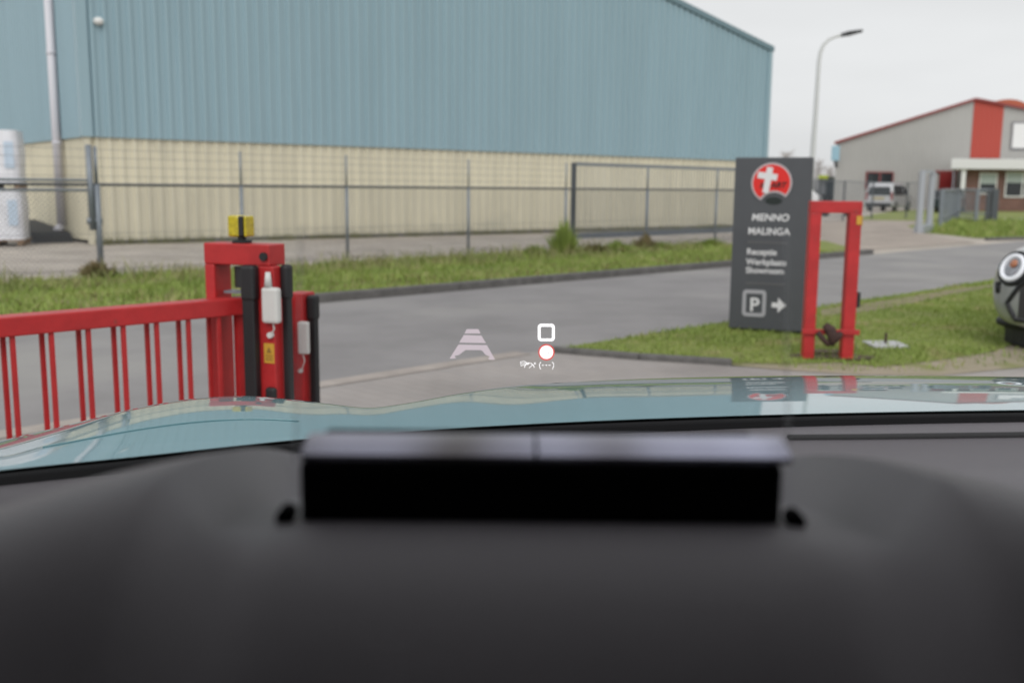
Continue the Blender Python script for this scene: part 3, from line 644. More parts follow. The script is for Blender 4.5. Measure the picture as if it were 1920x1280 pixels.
# brick office
OY = 70.0
br = thing('brick_office', 'low brick office with white flat roof edge in front of the grey hall', 'building', (fx(1808,OY), OY, 0)); O2 = Vector(br.location)
brick = brick_mat('brick', (.20,.095,.075), (.16,.075,.06), (.2,.17,.15), .42, .13, plane='XZ', msize=.012)
zr0, zr1 = fz(1850,318,OY), fz(1850,299,OY)
b = MB(); b.box(Vector((fx(1812,OY),OY,0))-O2, Vector((fx(1812,OY)+16,OY+7.5,zr0))-O2); b.build('wall', brick, br)
b = MB(); b.box(Vector((fx(1783,OY),OY-.9,zr0))-O2, Vector((fx(1812,OY)+16.4,OY+7.6,zr1))-O2); b.build('roof', mat('white_fascia', (.72,.72,.72), .5), br, bevel=.03)
b = MB(); b.box(Vector((fx(1803,OY),OY-.7,0))-O2, Vector((fx(1811,OY),OY-.45,zr0))-O2); b.build('pillar', white, br)
b = MB(); b.box(Vector((fx(1787,OY),OY-.7,0))-O2, Vector((fx(1790,OY),OY-.55,zr0))-O2); b.build('pillar', galv, br)
for a_, c_, z0_, z1_ in ((1836,1870,364,324),(1885,1926,370,322)):
    f_ = win(br, O2, fx(a_,OY), fx(c_,OY), fz(a_,z0_,OY), fz(a_,z1_,OY), OY-.02, white, fx(1918,OY) if a_ == 1885 else None)
    b = MB(); b.box(Vector((fx(a_,OY)+.1,OY-.045,fz(a_,z1_,OY)-.75))-O2, Vector((fx(c_,OY)-.1,OY-.041,fz(a_,z1_,OY)-.1))-O2); b.build('blind', mat('blind', (.40,.46,.44), .7), f_)

for o_ in br.children_recursive:
    Sh = Matrix.Identity(4); Sh[0][1] = .5; o_.data.transform(Sh)
# ------------------------------------------------------------------ grey fence and open gate posts across the road
g2 = G(1722, 437); g3 = G(1740, 432)
fg = thing('entrance_gate', 'tall pale grey gate posts at the entrance across the road', 'gate', (g2.x, g2.y, 0)); Og = Vector(fg.location)
for px, py in ((1722,437),(1741,434)):
    q = G(px, py); ht = P(px+3, 322, q.y).z; b = MB(); b.beam(q-Og, q+Z3*ht-Og, .16, .16, Vector((1,0,0))); b.build('post', mat('pale_galv', (.40,.42,.46), .5, metal=.2), fg)
q = G(1722,437); q2 = G(1741,434); b = MB(); b.beam(q+Z3*P(1725,322,q.y).z-Og, q2+Z3*P(1744,322,q2.y).z-Og, .1, .1); b.beam(q+Z3*.12-Og, q2+Z3*.12-Og, .3, .24); b.build('beam', MATS['pale_galv'], fg)
ff = thing('steel_fence', 'low grey steel fence running to the right of the tall pale posts', 'fence', G(1750,420)); Of = Vector(ff.location)
fpts = [(1762,428),(1796,411),(1829,419),(1849,418),(1861,418)]
tops = []
for px, py in fpts:
    q = G(px, py); zt_ = P(px, 354, q.y).z; b = MB(); r_ = .07 if px < 1850 else .16; b.beam(q-Of, q+Z3*zt_-Of, r_*1.6, r_*1.6, Vector((1,0,0))); b.build('fence_post', galvd if px > 1840 else galv, ff); tops.append(q+Z3*(zt_-.05)-Of)
b = MB()
for a_, c_ in zip(tops[:-1], tops[1:]): b.tube([a_, c_], .05, 6); b.tube([a_-Z3*1.0, c_-Z3*1.0], .03, 6)
b.build('rail', galv, ff)
b = MB(); 
for a_, c_ in zip(tops[:-1], tops[1:]):
    n = int((c_-a_).length/.40)
    for k in range(1, n): q = a_+(c_-a_)*k/n; b.tube([q, Vector((q.x, q.y, .1))], .012, 3, cap=False)
b.build('bars', galv, ff)
# fence far left of van
f3 = thing('mesh_fence', 'thin mesh fence in front of the parked silver van', 'fence', G(1640,412)); O3 = Vector(f3.location)
pa = [G(1534,420), G(1580,415), G(1634,411), G(1698,410), G(1722,412)]; tp = []
for i_, q in enumerate(pa):
    zt_ = 1.75; b = MB(); b.tube([q-O3, q+Z3*zt_-O3], .035, 6); b.build('fence_post', galvd, f3); tp.append(q-O3)
b = MB()
for a_, c_ in zip(tp[:-1], tp[1:]):
    b.tube([a_+Z3*1.72, c_+Z3*1.72], .02, 5); n = int((c_-a_).length/.15)
    for k in range(1, n): q = a_+(c_-a_)*k/n; b.tube([q+Z3*.05, q+Z3*1.72], .006, 3, cap=False)
b.build('wire_mesh', galv, f3)

# ------------------------------------------------------------------ vehicles in the distance
def vehicle(name, label, cat, loc, rz, Ln, Wd, prof, glass_z, paint, wheels, group=None, rear_win=None, side_win=None):
    t = thing(name, label, cat, loc, rz, group)
    tum = lambda z: 1 if z < glass_z else 1-.16*(z-glass_z)/.8
    n = len(prof); vs = [(-Wd/2*tum(z), y, z) for y, z in prof]+[(Wd/2*tum(z), y, z) for y, z in prof]
    b = MB(); b.add(vs, [tuple(range(n)), tuple(range(2*n-1, n-1, -1))]+[(i, i+n, (i+1) % n+n, (i+1) % n) for i in range(n)]); b.build('body', paint, t, bevel=.07)
    for y_ in wheels:
        for sx in (-1, 1):
            b = MB(); xo = sx*(Wd/2-.09); b.tube([(xo-.1,y_,.32),(xo+.1,y_,.32)], .32, 20); w_ = b.build('wheel', tyre, t)
            b = MB(); b.tube([(xo+sx*.101,y_,.32),(xo+sx*.108,y_,.32)], .2, 14); b.build('rim', rimm, w_)
    if rear_win:
        (y0, z0, y1, z1) = rear_win; w0, w1 = Wd/2*tum(z0)-.14, Wd/2*tum(z1)-.14
        b = MB(); dv = Vector((0, z1-z0, y0-y1)).normalized()*-.02; dv = Vector((0,-.02,0))
        b.prism([(-w0,y0,z0),(w0,y0,z0),(w1,y1,z1),(-w1,y1,z1)], dv); b.build('rear_window', glassdark, t)
    for sw_ in side_win or []:
        for sx in (-1, 1):
            b = MB(); b.prism([(sx*(Wd/2*tum(z)+.005), y, z) for y, z in sw_], (sx*.012,0,0)); b.build('side_window', glassdark, t)
    return t
silver = mat('silver_paint', (.62,.62,.65), .3, metal=.4, coat=.5)
darkp = mat('dark_paint', (.02,.03,.035), .3, coat=.6)
whitepaint = mat('white_car_paint', (.7,.7,.72), .3, coat=.5)
vp = G(1644, 389.5); vp.y = 66; vp.x = P(1644, 388, 66).x; vp.z = 0.0
van = vehicle('van', 'silver delivery van parked with its rear towards the road', 'van', vp+Vector((.1,0,0)), math.radians(-38), 4.4, 1.8,
   [(0,.35),(0,1.0),(.12,1.7),(.3,1.84),(2.3,1.86),(2.9,1.7),(3.45,1.12),(4.3,.98),(4.4,.75),(4.4,.3),(.1,.3)], 1.05, silver, (.8,3.5), rear_win=(-.005,1.05,.085,1.6),
   side_win=[[(.35,1.08),(2.1,1.08),(2.1,1.68),(.45,1.68)],[(2.25,1.08),(3.2,1.1),(2.75,1.62),(2.25,1.68)]])
b = MB(); b.box((-.35,-.03,.78),(.35,-.012,.92)); b.build('number_plate', mat('plate_yellow', (.45,.38,.2), .5), van)
for sx in (-1,1):
    b = MB(); b.box((sx*.82-.06,-.025,.75),(sx*.82+.06,.01,1.25)); b.build('tail_light', mat('tail_red', (.3,.05,.05), .3), van)
b = MB(); b.box((-.85,-.07,.32),(.85,-.005,.55)); b.build('bumper', blackp, van, bevel=.02)
dk = P(1769, 389, 63); dk.z = 0
vehicle('car', 'dark car parked by the red door behind the steel fence', 'car', dk, math.radians(-30), 4.1, 1.75,
   [(0,.4),(0,.9),(.3,1.0),(.7,1.42),(2.2,1.46),(3.0,1.0),(3.95,.85),(4.1,.55),(4.1,.28),(0,.28)], .98, darkp, (.75,3.3), rear_win=(.27,1.0,.62,1.38),
   side_win=[[(.6,1.02),(1.6,1.02),(1.6,1.38),(.85,1.38)],[(1.7,1.02),(2.8,1.02),(2.3,1.36),(1.7,1.38)]])
wc = P(1540, 372, 74); wc.z = 0
vehicle('car', 'white car parked far away between the dark sign and the grey hall', 'car', wc, math.radians(70), 4.2, 1.75,
   [(0,.4),(0,.95),(.3,1.05),(.7,1.5),(2.2,1.54),(3.0,1.05),(3.95,.9),(4.2,.55),(4.2,.28),(0,.28)], 1.03, whitepaint, (.75,3.3), rear_win=(.27,1.05,.62,1.45),
   side_win=[[(.6,1.06),(1.6,1.06),(1.6,1.44),(.85,1.44)],[(1.7,1.06),(2.8,1.06),(2.3,1.42),(1.7,1.44)]])
tk = P(1546, 345, 92); tk.z = 0
tr = thing('truck', 'dark truck with a yellow beacon far behind the white car', 'truck', tk, .3)
b = MB(); b.box((-1.6,0,.9),(.9,5,2.4)); b.build('cargo_box', mat('truck_grey', (.3,.31,.33), .5), tr, bevel=.05)
b = MB(); b.box((.1,-1.6,.5),(1.5,-.05,2.6)); b.build('cab', darkp, tr, bevel=.12)
b = MB(); b.box((-.6,-.5,2.4),(.0,.1,2.7)); b.build('beacon', mat('hi_vis', (.5,.6,.05), .5), tr)
for y_ in (-.8,1.5,4): b = MB(); b.tube([(-1.3,y_,.5),(1.3,y_,.5)], .5, 16); b.build('wheel', tyre, tr)
# low flatbed trailer seen through the frame
lt = P(1568, 404, 52); lt.z = 0
tl_ = thing('trailer', 'low dark trailer standing behind the red frame across the road', 'trailer', lt)
b = MB(); b.box((-1.2,-.4,.28),(1.0,.6,.42)); b.build('bed', mat('rust_dark', (.09,.05,.045), .8), tl_)
b = MB()
for k in range(7): b.box((-1.15+.34*k,-.42,.42),(-1.08+.34*k,-.36,.62))
b.box((-1.15,-.42,.62),(.95,-.36,.66)); b.build('rack', galvd, tl_)
for x_ in (-.7,.5): b = MB(); b.tube([(x_,-.45,.2),(x_,-.3,.2)], .2, 14); b.build('wheel', tyre, tl_)
# distant bare trees
def bare_tree(loc, h, label):
    t = thing('tree', label, 'tree', loc, 0, 'distant bare trees'); tb = MB(); cb = MB()
    tb.tube([(0,0,0),(0.05*h,0,.5*h),(0,.03*h,.8*h)], [.03*h,.02*h,.008*h], 7)
    for _ in range(160):
        z0 = random.uniform(.25,.8)*h; a_ = random.uniform(0, 2*math.pi); ln = random.uniform(.1,.32)*h*(1.1-z0/h*.6); d = Vector((math.cos(a_), math.sin(a_), random.uniform(.4,1.3))).normalized()
        p = Vector((0,0,z0)); q = p+d*ln; cb.tube([p, q], [.006*h,.002*h], 3, cap=False)
        for _k in range(5):
            d2 = (d+Vector((random.gauss(0,.7), random.gauss(0,.7), random.gauss(.1,.5)))).normalized(); r0 = p+d*ln*random.uniform(.4,1); cb.tube([r0, r0+d2*ln*.4], [.003*h,.001*h], 3, cap=False)
    tb.build('trunk', mat('bark', (.42,.40,.38), .9), t); cb.build('crown', mat('twigs', (.55,.53,.52), .9), t, fix=False)
tq = P(1474, 300, 150); bare_tree((tq.x, 150, 0), 8.0, 'pale bare tree showing above the dark sign beside the warehouse')
tq = P(1535, 320, 165); bare_tree((tq.x, 165, 0), 7.0, 'pale bare tree between the street lamp and the grey hall')
tq = P(1556, 320, 180); bare_tree((tq.x, 180, 0), 6.5, 'smallest bare tree next to the corner of the grey hall')

# ------------------------------------------------------------------ grey hatchback facing us at the right
cp = G(1870, 652); fwd = Vector((-.78, -.62, 0)).normalized()
mc = Vector((cp.x+.80, cp.y-.62, 0))
mini = thing('car', 'grey compact car with a round ringed headlight parked at the edge of the grass', 'car', mc, math.atan2(-fwd.x, fwd.y)+math.pi)
# local: nose at y=0, body to +y ; car faces -y
gpnt = mat('grey_paint', (.38,.40,.40), .25, metal=.5, coat=.8)
st_ = [(-.005,.48,.25,.56),(.0,.56,.22,.64),(.03,.66,.20,.72),(.08,.745,.19,.79),(.18,.81,.20,.845),(.35,.845,.19,.89),(.7,.86,.19,.94),(1.15,.865,.19,1.0),(2.2,.865,.19,1.0),(3.2,.86,.2,1.0),(3.6,.83,.25,.96),(3.8,.70,.35,.85),(3.83,.5,.45,.7)]
rows = []
for y, w_, z0, z1 in st_:
    cz_, hz = (z0+z1)/2, (z1-z0)/2; row = []
    for k in range(41):
        a_ = 2*math.pi*k/40; c, s = math.cos(a_), math.sin(a_); e = .42
        row.append(Vector((w_*math.copysign(abs(c)**e, c)*(1-.05*max(0,s)), y, cz_+hz*math.copysign(abs(s)**.55, s))))
    rows.append(row)
b = MB(); b.grid(rows); b.add(rows[0][:-1], [tuple(range(40))]); b.add(rows[-1][:-1], [tuple(range(40))])
body = b.build('body', gpnt, mini, smooth=True)
bpy.context.view_layer.update()
def pxx(v):
    q = R.transposed() @ (Vector(v)-Vector((0,0,CAMH))); return 960+F*q.x/-q.z, 640-F*q.y/-q.z
Mm = Matrix.Translation(mini.location)@Matrix.Rotation(mini.rotation_euler.z, 4, 'Z')
for _ in range(6):
    lo = min(pxx(Matrix.Translation(mini.location)@Matrix.Rotation(mini.rotation_euler.z, 4, 'Z')@Vector(v))[0] for v in b.v)
    mini.location.x += (1861-lo)/F*mini.location.y
print('MINI', mini.location, pxx(mini.location))
bvh = BVHTree.FromPolygons([Vector(v) for v in b.v], b.f)
def surf(x, z):
    h = bvh.ray_cast(Vector((x,-2,z)), Vector((0,1,0))); return h[0], h[1]
rows = []
for y, w_, z1 in ((.98,.70,.98),(1.25,.66,1.16),(1.62,.60,1.36),(1.9,.58,1.41),(2.9,.58,1.40),(3.35,.60,1.30),(3.6,.66,1.0)):
    row = []
    for k in range(21):
        a_ = math.pi*k/20; c, s = math.cos(a_), math.sin(a_); row.append(Vector((w_*math.copysign(abs(c)**.45, c)*(1.12-.12*s), y, .96+(z1-.96)*abs(s)**.6)))
    rows.append(row)
b = MB(); b.grid(rows); b.build('greenhouse', glassdark, mini, smooth=True)
rows = [[Vector((x*.53, y, z+.012-.02*x*x)) for x in (-1,-.5,0,.5,1)] for y, z in ((1.66,1.375),(1.95,1.415),(2.9,1.405),(3.3,1.33))]
b = MB(); b.grid(rows); b.build('roof', mat('black_roof', (.02,.02,.022), .25, coat=.6), mini, smooth=True)
def lathe_local(prof, nrm, c, name, m, par, n=32, squash=1.):
    u = nrm.orthogonal().normalized(); u = Vector((1,0,0))-nrm*nrm.x; u.normalize(); v_ = nrm.cross(u); rws = []
    for r_, d_ in prof: rws.append([c+u*(r_*math.cos(2*math.pi*k/n))+v_*(r_*squash*math.sin(2*math.pi*k/n))+nrm*d_ for k in range(n+1)])
    bb = MB(); bb.grid(rws); return bb.build(name, m, par, smooth=True)
for sx in (-1, 1):
    c, nr = surf(sx*.585, .685)
    if c is None: continue
    nr = (Vector((sx*.25, -1, .45))).normalized(); c = c+nr*-.02
    hl = lathe_local([(.142,.0),(.140,.030),(.128,.038),(.120,.028),(0.0,.028)], nr, c, 'headlight', black, mini, squash=1.08)
    lathe_local([(.078,.030),(.082,.050),(.096,.056),(.110,.050),(.113,.030)], nr, c, 'light_ring', mat('ring_white', (.80,.82,.88), .2, emis=.12), hl, squash=1.08)
    lathe_local([(.080,.034),(.07,.042),(.0,.048)], nr, c, 'lens', mat('lens_grey', (.30,.31,.34), .08, coat=1, metal=.6), hl, squash=1.08)
    lathe_local([(.036,.049),(.03,.056),(.0,.058)], nr, c+Vector((.012,0,.03)), 'bulb', mat('lens_amber', (.38,.13,.05), .2, coat=1), hl)
# grille outline and black lower grille
def on(x, z, off): 
    c, n_ = surf(x, z)
    return (c if c is not None else Vector((x,.02,z)))+Vector((0,-off,0))
gpts = [(-.50,.56),(-.44,.60),(.44,.60),(.50,.56),(.60,.40),(.52,.27),(-.52,.27),(-.60,.40)]
dense = []
for i in range(8):
    a_, c_ = gpts[i], gpts[(i+1) % 8]
    for k in range(6): dense.append((a_[0]+(c_[0]-a_[0])*k/6, a_[1]+(c_[1]-a_[1])*k/6))
b = MB(); b.tube([on(x, z, .006) for x, z in dense]+[on(*dense[0], .006)], .019, 8, cap=False); b.build('grille_surround', black, mini, smooth=True)
rws = [[on(x*(1-.02*abs(z-.5)), z, .004) for x in np.linspace(-.50,.50,17)] for z in np.linspace(.29,.59,9)]
b = MB(); b.grid(rws); b.build('grille', mat('grille_dark', (.035,.037,.04), .35, coat=.3), mini, smooth=True)
rws = [[on(x, z, .02) for x in np.linspace(-.74,.74,31)] for z in (.235,.26,.29)]
b = MB()
b.tube([Vector((math.sin(t)*.82, .14+.34*(1-math.cos(t)**.6 if math.cos(t) > 0 else 1), .205)) for t in np.linspace(-1.45,1.45,25)], .04, 8)
b.build('bumper_lip', black, mini, smooth=True)
b = MB(); b.prism([(x_, .10+.30*abs(x_/.78)**3, .03) for x_ in np.linspace(-.78,.78,15)]+[(.78,.8,.03),(-.78,.8,.03)], (0,0,.17)); b.build('underbody', black, mini)
for sx in (-1,1):
    b = MB(); b.tube([on(sx*.70,.47,.0)+Vector((sx*.0,0,0)), on(sx*.715,.56,.0)], [.022,.03], 8); b.build('side_intake', black, mini, smooth=True)
for y_ in (.78,3.15):
    for sx in (-1,1):
        b = MB(); xo = sx*.765; b.tube([(xo-.1,y_,.31),(xo-.07,y_,.31),(xo+.08,y_,.31),(xo+.105,y_,.31)], [.29,.315,.315,.29], 28); w_ = b.build('wheel', tyre, mini, smooth=False)
        b = MB(); b.tube([(xo+sx*.106,y_,.31),(xo+sx*.11,y_,.31)], .2, 20); b.build('rim', rimm, w_)
for sx in (-1,1):
    b = MB(); b.tube([(sx*.78,1.32,1.02),(sx*.90,1.30,1.05),(sx*.98,1.31,1.06)], [.03,.075,.05], 10); b.build('wing_mirror', MATS['black_roof'], mini, smooth=True)

# ------------------------------------------------------------------ our own car: bonnet, cowl, windscreen, cabin, dashboard
own = thing('car', 'light blue car seen from its driver seat: bonnet, windscreen and dark dashboard', 'car', (.4, 0, 0)); OO = Vector(own.location)
paint = mat('blue_car_paint', (.14,.29,.33), .35, coat=1., noise=.0, spec=.5)
TOP = [(-300,905),(-150,862),(0,826),(120,798),(240,768),(340,750),(400,744),(470,742),(540,748),(620,757),(690,764),(760,756),(860,738),(960,724),(1100,714),(1300,707),(1500,704),(1700,704),(1920,706),(2150,711),(2500,724)]
LOW = [(-300,915),(-150,898),(0,881),(250,856),(600,820),(1000,794),(1450,777),(1920,768),(2150,768),(2500,775)]
FARY = [(-300,1.16),(0,1.36),(200,1.48),(420,1.62),(560,1.60),(690,1.50),(850,1.60),(1000,1.80),(1150,1.96),(1300,2.02),(1500,2.05),(1920,2.06),(2500,2.04)]
NEARZ = [(-300,.985),(0,.990),(400,.988),(700,.984),(1000,.995),(1300,1.004),(2500,.99)]
def hor(x): return 640-F*math.tan(math.radians(PITCH))
cols = []; cowl_pts = []
xs = list(range(-300, 2501, 20))
for x in xs:
    zt_, zl_, yf, zn = spl(TOP,x), spl(LOW,x), spl(FARY,x), spl(NEARZ,x)
    zl_ = max(zl_, zt_+6); P0 = G(x, zl_, zn); d0 = ray(x, zl_); kf = ray(x, zt_)
    # far point on the sight line of the silhouette
    def on_line(Y): t = Y/kf.y; return Vector((kf.x*t, Y, CAMH+kf.z*t))
    yf = max(yf, P0.y+.12); P2 = on_line(yf); P1 = on_line(P0.y+(yf-P0.y)*.5); bw = (.62+.2*sm(480,640,x))*sm(-150,60,x)*(1-sm(900,1150,x)); P1 = P1.lerp((Vector(P0)+P2)/2, bw)
    P0v = Vector((P0.x, P0.y, P0.z)); col = []
    for k in range(15):
        t = k/14; col.append((1-t)**2*P0v+2*t*(1-t)*P1+t*t*P2)
    d = (P2-P1).normalized(); hd = Vector((d.x, d.y, 0)).normalized(); ang = math.atan2(d.z, math.hypot(d.x, d.y)); cur = P2.copy()
    for k in range(10):
        ang -= math.radians(7); cur = cur+(hd*math.cos(ang)+Z3*math.sin(ang))*.035; col.append(cur.copy())
    cols.append(col); cowl_pts.append(P0v)
b = MB(); b.grid(cols); bon = b.build('bonnet', paint, own, smooth=True, fix=True); bon.location -= OO
# shut line of the bonnet over the left wing
b = MB(); pts = []
for x in range(80, 570, 20):
    i_ = (x+300)//20; fr_ = .34+.05*math.sin((x+80)/640*math.pi); c = cols[i_]; k = fr_*14; k0 = int(k); pts.append(c[k0]+(c[k0+1]-c[k0])*(k-k0)+Z3*.0008)
b.tube(pts, .0011, 6); b.build('shut_line', paint, own, smooth=True).location -= OO
# cowl: black scuttle between bonnet and glass
near = [p+Vector((0,-.018,-.005)) for p in cowl_pts]; nr2 = [p+Vector((0,-.023,-.05)) for p in cowl_pts]; under = [p+Vector((0,.06,-.015)) for p in cowl_pts]; hi_ = [p+Vector((0,-.005,-.003)) for p in cowl_pts]
b = MB(); b.grid([under, hi_, near, nr2]); b.build('scuttle', mat('scuttle_black', (.004,.004,.005), .7, spec=.2), own, smooth=True).location -= OO
# dashboard height field
HY, HZ = .47, 1.137
def far_edge(X):
    return lerpt([(p.x, p.y) for p in cowl_pts], X)-.024, lerpt([(p.x, p.z) for p in cowl_pts], X)-.012
def dome_q(X, Y): return math.hypot(max(0, abs(X-.02)-.10)/.42, max(0, Y-.30)/.62)
def dz(X, Y, yE, zE_):
    t = (Y-.2)/(yE-.2)
    z = zE_-.012*(1-sm(.8,1,t))-.05*(1-sm(.25,.85,t))
    # second ledge following the glass
    z -= .006*sm(.80,.86,t)*(1-sm(.9,.96,t))
    # broad instrument hood: a low dome with a clear outer edge and a shallow bay for the display
    xc = abs(X-.02); q = dome_q(X, Y)
    dome = 1.004+.184*(1-min(q,1.2)**2)
    yc = .455-.45*max(0, xc-.10); fo = 1-.75*sm(.13,.26,xc)
    dome -= fo*(6.5*max(0, yc-Y)**2+.05*max(0, yc-Y))
    bay = (1-sm(.150,.172,xc+.15*max(0,.44-Y)))*sm(.22,.40,Y)*(1-sm(.60,.70,Y))
    dome -= .036*bay
    z = z-.02*(1-sm(.95,1.15,q)); k_ = .012; h_ = max(0, min(1, .5+.5*(dome-z)/k_)); z = z+(dome-z)*h_+k_*h_*(1-h_)
    return z
rws = []; nX, nY = 150, 110
for j in range(nY+1):
    r_ = []
    for i_ in range(nX+1):
        X = -.95+2.55*i_/nX; yE, zE_ = far_edge(X); Y = .2+(yE-.2)*j/nY; r_.append(Vector((X, Y, dz(X,Y,yE,zE_))))
    rws.append(r_)
b = MB(); b.grid(rws); dsh = b.build('dashboard', dash, own, smooth=True); dsh.location -= OO
dsh.data.materials.append(mat('dash_shaded', (.085,.078,.086), .55, bump=.25, bscale=900))  # shade beyond the hood's left edge put into a darker dash colour
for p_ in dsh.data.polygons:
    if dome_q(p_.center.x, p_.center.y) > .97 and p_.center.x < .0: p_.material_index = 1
dbv = BVHTree.FromPolygons([Vector(v) for v in b.v], b.f)
def ondash(px, py):
    d = ray(px, py).normalized(); h = dbv.ray_cast(Vector((0,0,CAMH)), d); return h[0]
def seam(name, pts, w_, m):
    q = []
    for k in range(len(pts)-1):
        for t in np.linspace(0, 1, 9)[:-1]: q.append((pts[k][0]+(pts[k+1][0]-pts[k][0])*t, pts[k][1]+(pts[k+1][1]-pts[k][1])*t))
    q = [ondash(*p) for p in q]; q = [p for p in q if p is not None]
    bb = MB(); bb.tube(q, w_, 6); o = bb.build(name, m, own, smooth=True); o.location -= OO
seamm = mat('seam_dark', (.03,.03,.032), .8)
seam('dash_seam', [(1478,822),(1600,821),(1750,819),(1960,816),(2150,818)], .006, seamm)
# front lip of the dashboard falling to the cabin
b = MB(); b.grid([[r+Vector((0,-.0,0)) for r in rws[0]], [Vector((r.x, .12, .95)) for r in rws[0]], [Vector((r.x, .14, .55)) for r in rws[0]]]); b.build('dashboard_front', dashd, own, smooth=True).location -= OO
# windscreen: from the scuttle to the roof edge
ws = clear_glass('windscreen_glass', (.97,.985,.98))
base = [(-.80,.98,1.0),(-.5,1.12,1.0),(0,1.24,1.0),(.45,1.31,1.005),(.9,1.30,1.0),(1.3,1.2,1.0),(1.6,1.02,1.0)]
topw = [(-.58,.44,1.43),(-.38,.50,1.44),(0,.54,1.45),(.4,.56,1.452),(.8,.54,1.45),(1.18,.50,1.44),(1.38,.44,1.43)]
rws2 = [[Vector(a).lerp(Vector(c), t)+Vector((0,.03,.02))*math.sin(math.pi*t) for a, c in zip(base, topw)] for t in np.linspace(0,1,9)]
b = MB(); b.grid(rws2); b.build('windscreen', ws, own, smooth=True, fix=False).location -= OO
# roof, pillars, doors, rear
lin = mat('roof_lining', (.09,.09,.09), .9); trim = mat('door_trim', (.05,.05,.055), .7)
b = MB(); b.box((-.62,-1.9,1.46),(1.42,.44,1.50)); rf = b.build('roof', lin, own, bevel=.02); rf.location -= OO
for sx, bx_, tx in ((-1,-.86,-.62),(1,1.66,1.42)):
    b = MB(); b.beam((bx_,1.0,.98),(tx,.42,1.46),.07,.09); b.build('pillar', trim, own).location -= OO
    b = MB(); b.beam((tx,-.35,1.46),(bx_,-.35,.95),.12,.06,Vector((0,1,0))); b.build('pillar', trim, own).location -= OO
    b = MB(); b.box((min(bx_,bx_+sx*.06),-1.9,.25),(max(bx_,bx_+sx*.06),1.0,.97)); b.build('door', trim, own).location -= OO
for xx_ in (-.86, 1.62):  # unseen panels added to shut out rear side light and darken the cabin
    b = MB(); b.box((xx_,-1.9,.97),(xx_+.05,-.15,1.46)); b.build('light_block_panel', trim, own).location -= OO
b = MB(); b.box((-.8,-1.95,.25),(1.6,-1.9,1.1)); b.build('rear_wall', trim, own).location -= OO
b = MB(); b.box((-.8,-1.9,.22),(1.6,.9,.25)); b.build('cabin_floor', trim, own).location -= OO
for xx in (-.3,.5):
    b = MB(); b.box((xx,-.75,.3),(xx+.5,-.1,.6)); b.box((xx,-.85,.6),(xx+.5,-.7,1.15)); b.build('seat', trim, own, bevel=.05).location -= OO
# head-up display unit
hud = bpy.data.objects.new('head_up_display', None); SC.collection.objects.link(hud); hud.parent = own; hud.location = Vector((0,0,0))-OO
gb = mat('deep_black', (.002,.002,.0025), .9, spec=.05)
hx0, hx1 = P(560,900,HY).x, P(1470,900,HY).x; zt0 = P(1015,868,HY).z; zb0 = P(1015,976,HY).z
b = MB(); b.box((hx0,HY,zb0-.006),(hx1,HY+.07,zt0)); b.build('housing', gb, hud, bevel=.004)
for x0_, x1_ in ((P(512,960,HY).x, hx0-.0005),(hx1+.0005, P(1515,960,HY).x)):
    b = MB(); b.tube([((x0_+x1_)/2,HY-.004,P(1015,975,HY).z+.001),((x0_+x1_)/2,HY+.008,P(1015,975,HY).z+.001)], .0045, 12); b.build('hinge_cap', gb, hud, smooth=True)
# glossy folding strip above the housing
gls = mat('gloss_strip', (.52,.53,.68), .2, metal=.85, col2=(.10,.09,.085), nscale=13, stretch=(1,.2,.2), detail=1)  # lilac and dark patches put sky reflections into the strip's colour
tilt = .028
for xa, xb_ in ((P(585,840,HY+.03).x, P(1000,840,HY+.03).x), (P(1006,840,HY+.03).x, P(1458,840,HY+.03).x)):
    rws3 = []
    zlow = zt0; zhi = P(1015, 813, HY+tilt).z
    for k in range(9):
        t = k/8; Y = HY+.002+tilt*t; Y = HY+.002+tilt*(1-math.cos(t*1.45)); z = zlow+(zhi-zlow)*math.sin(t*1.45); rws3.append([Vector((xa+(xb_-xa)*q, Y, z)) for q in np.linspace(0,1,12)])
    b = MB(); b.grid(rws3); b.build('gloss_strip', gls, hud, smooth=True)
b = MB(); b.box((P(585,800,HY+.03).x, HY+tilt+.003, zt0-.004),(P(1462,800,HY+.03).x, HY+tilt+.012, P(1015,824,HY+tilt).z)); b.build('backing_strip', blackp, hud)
# combiner glass
cY = HY+.034; ztop = P(1015, 428, cY+.03).z; zlo = P(1015, 868, cY).z; cxa, cxb = P(556,700,cY+.01).x, P(1478,700,cY+.01).x
b = MB(); b.grid([[Vector((x, cY+.03*t**1.0+.006*math.sin(math.pi*q), zlo+(ztop-zlo)*t)) for q, x in zip(np.linspace(0,1,15), np.linspace(cxa,cxb,15))] for t in np.linspace(0,1,9)])
b.build('combiner_glass', clear_glass('combiner_glass', (.93,.925,.935)), hud, smooth=True, fix=False)
eg = bpy.data.materials.new('glass_edge'); eg.use_nodes = True; n_ = eg.node_tree.nodes; p_ = n_['Principled BSDF']; p_.inputs['Base Color'].default_value = (.55,.58,.6,1); p_.inputs['Alpha'].default_value = .16; p_.inputs['Roughness'].default_value = .2
for xe in (cxa, cxb):
    b = MB(); b.tube([(xe, cY, zlo), (xe, cY+.03, ztop)], .0013, 6); b.build('glass_edge', eg, hud)
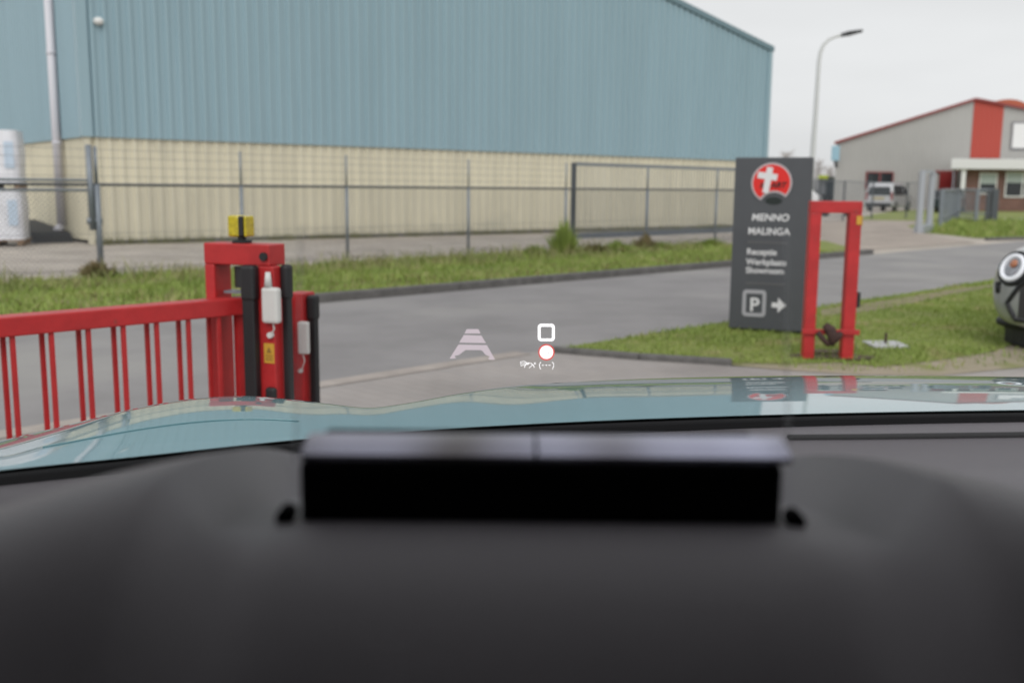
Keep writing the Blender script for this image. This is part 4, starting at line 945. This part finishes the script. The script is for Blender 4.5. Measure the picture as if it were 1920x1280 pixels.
# projected figures, hanging two metres out over the bonnet
DY = 1.31
wht = glow('hud_white', (1,.98,.99), 1.6); pnk = glow('hud_pink', (1,.86,.93), .72, .62); rdd = glow('hud_red', (1,.12,.10), .9, .75); drk = glow('hud_dash', (.25,.02,.02), .5)
def hp(px, py, o=0): return P(px, py, DY-o)
def hplate(name, pts, m, o=0):
    b = MB(); b.prism([hp(x, y, o) for x, y in pts], (0, .0008, 0)); return b.build(name, m, hud)
def hring(name, o_, i_, m, o=0):
    b = MB(); n = len(o_); vs = [hp(x, y, o) for x, y in o_]+[hp(x, y, o) for x, y in i_]; b.add(vs, [(k,(k+1) % n,n+(k+1) % n,n+k) for k in range(n)]); ob = b.build(name, m, hud, fix=False)
    md = ob.modifiers.new('solid', 'SOLIDIFY'); md.thickness = .0015; return ob
hring('square_symbol', rrect(1008.5,1040,607,639,6), rrect(1013.5,1035,612,634.5,2.5), wht)
hplate('speed_limit_disc', ring_poly(1024.5,660,12.6,36), wht)
hring('speed_limit_ring', ring_poly(1024.5,660,15.2,36), ring_poly(1024.5,660,12.6,36), rdd)
hplate('limit_dash', [(1021,660),(1023.5,660),(1023.5,661.4),(1021,661.4)], drk, .004); hplate('limit_dash', [(1026,660),(1029,660),(1029,661.4),(1026,661.4)], drk, .004)
hplate('lane_symbol', [(875,617),(897,617),(901,625),(871,625)], pnk)
hplate('lane_symbol', [(869.5,628),(902.5,629),(911,643),(861,642)], pnk)
hplate('lane_symbol', [(859.5,646),(913,647),(928,674),(917,674),(916,671),(919,668.5),(910,664.5),(905,658),(900,656),(873,656),(866,661),(861,665),(852,667),(855,671.5),(843,672)], pnk)
def hline(name, pts, w_, m=wht):
    b = MB(); b.tube([hp(x, y) for x, y in pts], w_/F*DY/2, 6); return b.build(name, m, hud)
hline('bracket_left', [(1014,678.5),(1011.8,682),(1011.4,686),(1013.5,692)], 1.1); hline('bracket_right', [(1035.5,678.5),(1038,682),(1038.3,686),(1035.8,692)], 1.1)
for x in (1018,1024.3,1030.5): hline('dash_mark', [(x-1.8,684.4),(x+1.8,684.4)], 1.1)
hline('car_symbol', [(976,678),(983,677),(989,680.5),(992,682),(976,685.5),(976,678)], 1.0)
hline('car_symbol', [(976,681.5),(987,680.5)], .8)
hline('lane_arc', [(983,689),(985,684),(990,680),(996,681),(1000,684.5),(1002,689)], 1.1)
hline('lane_arc', [(992,689.5),(996,686),(999,683.5)], 1.0)
hline('small_cross', [(1001.5,679.5),(1004.5,682.5)], 1.0); hline('small_cross', [(1004.5,679.5),(1001.5,682.5)], 1.0)
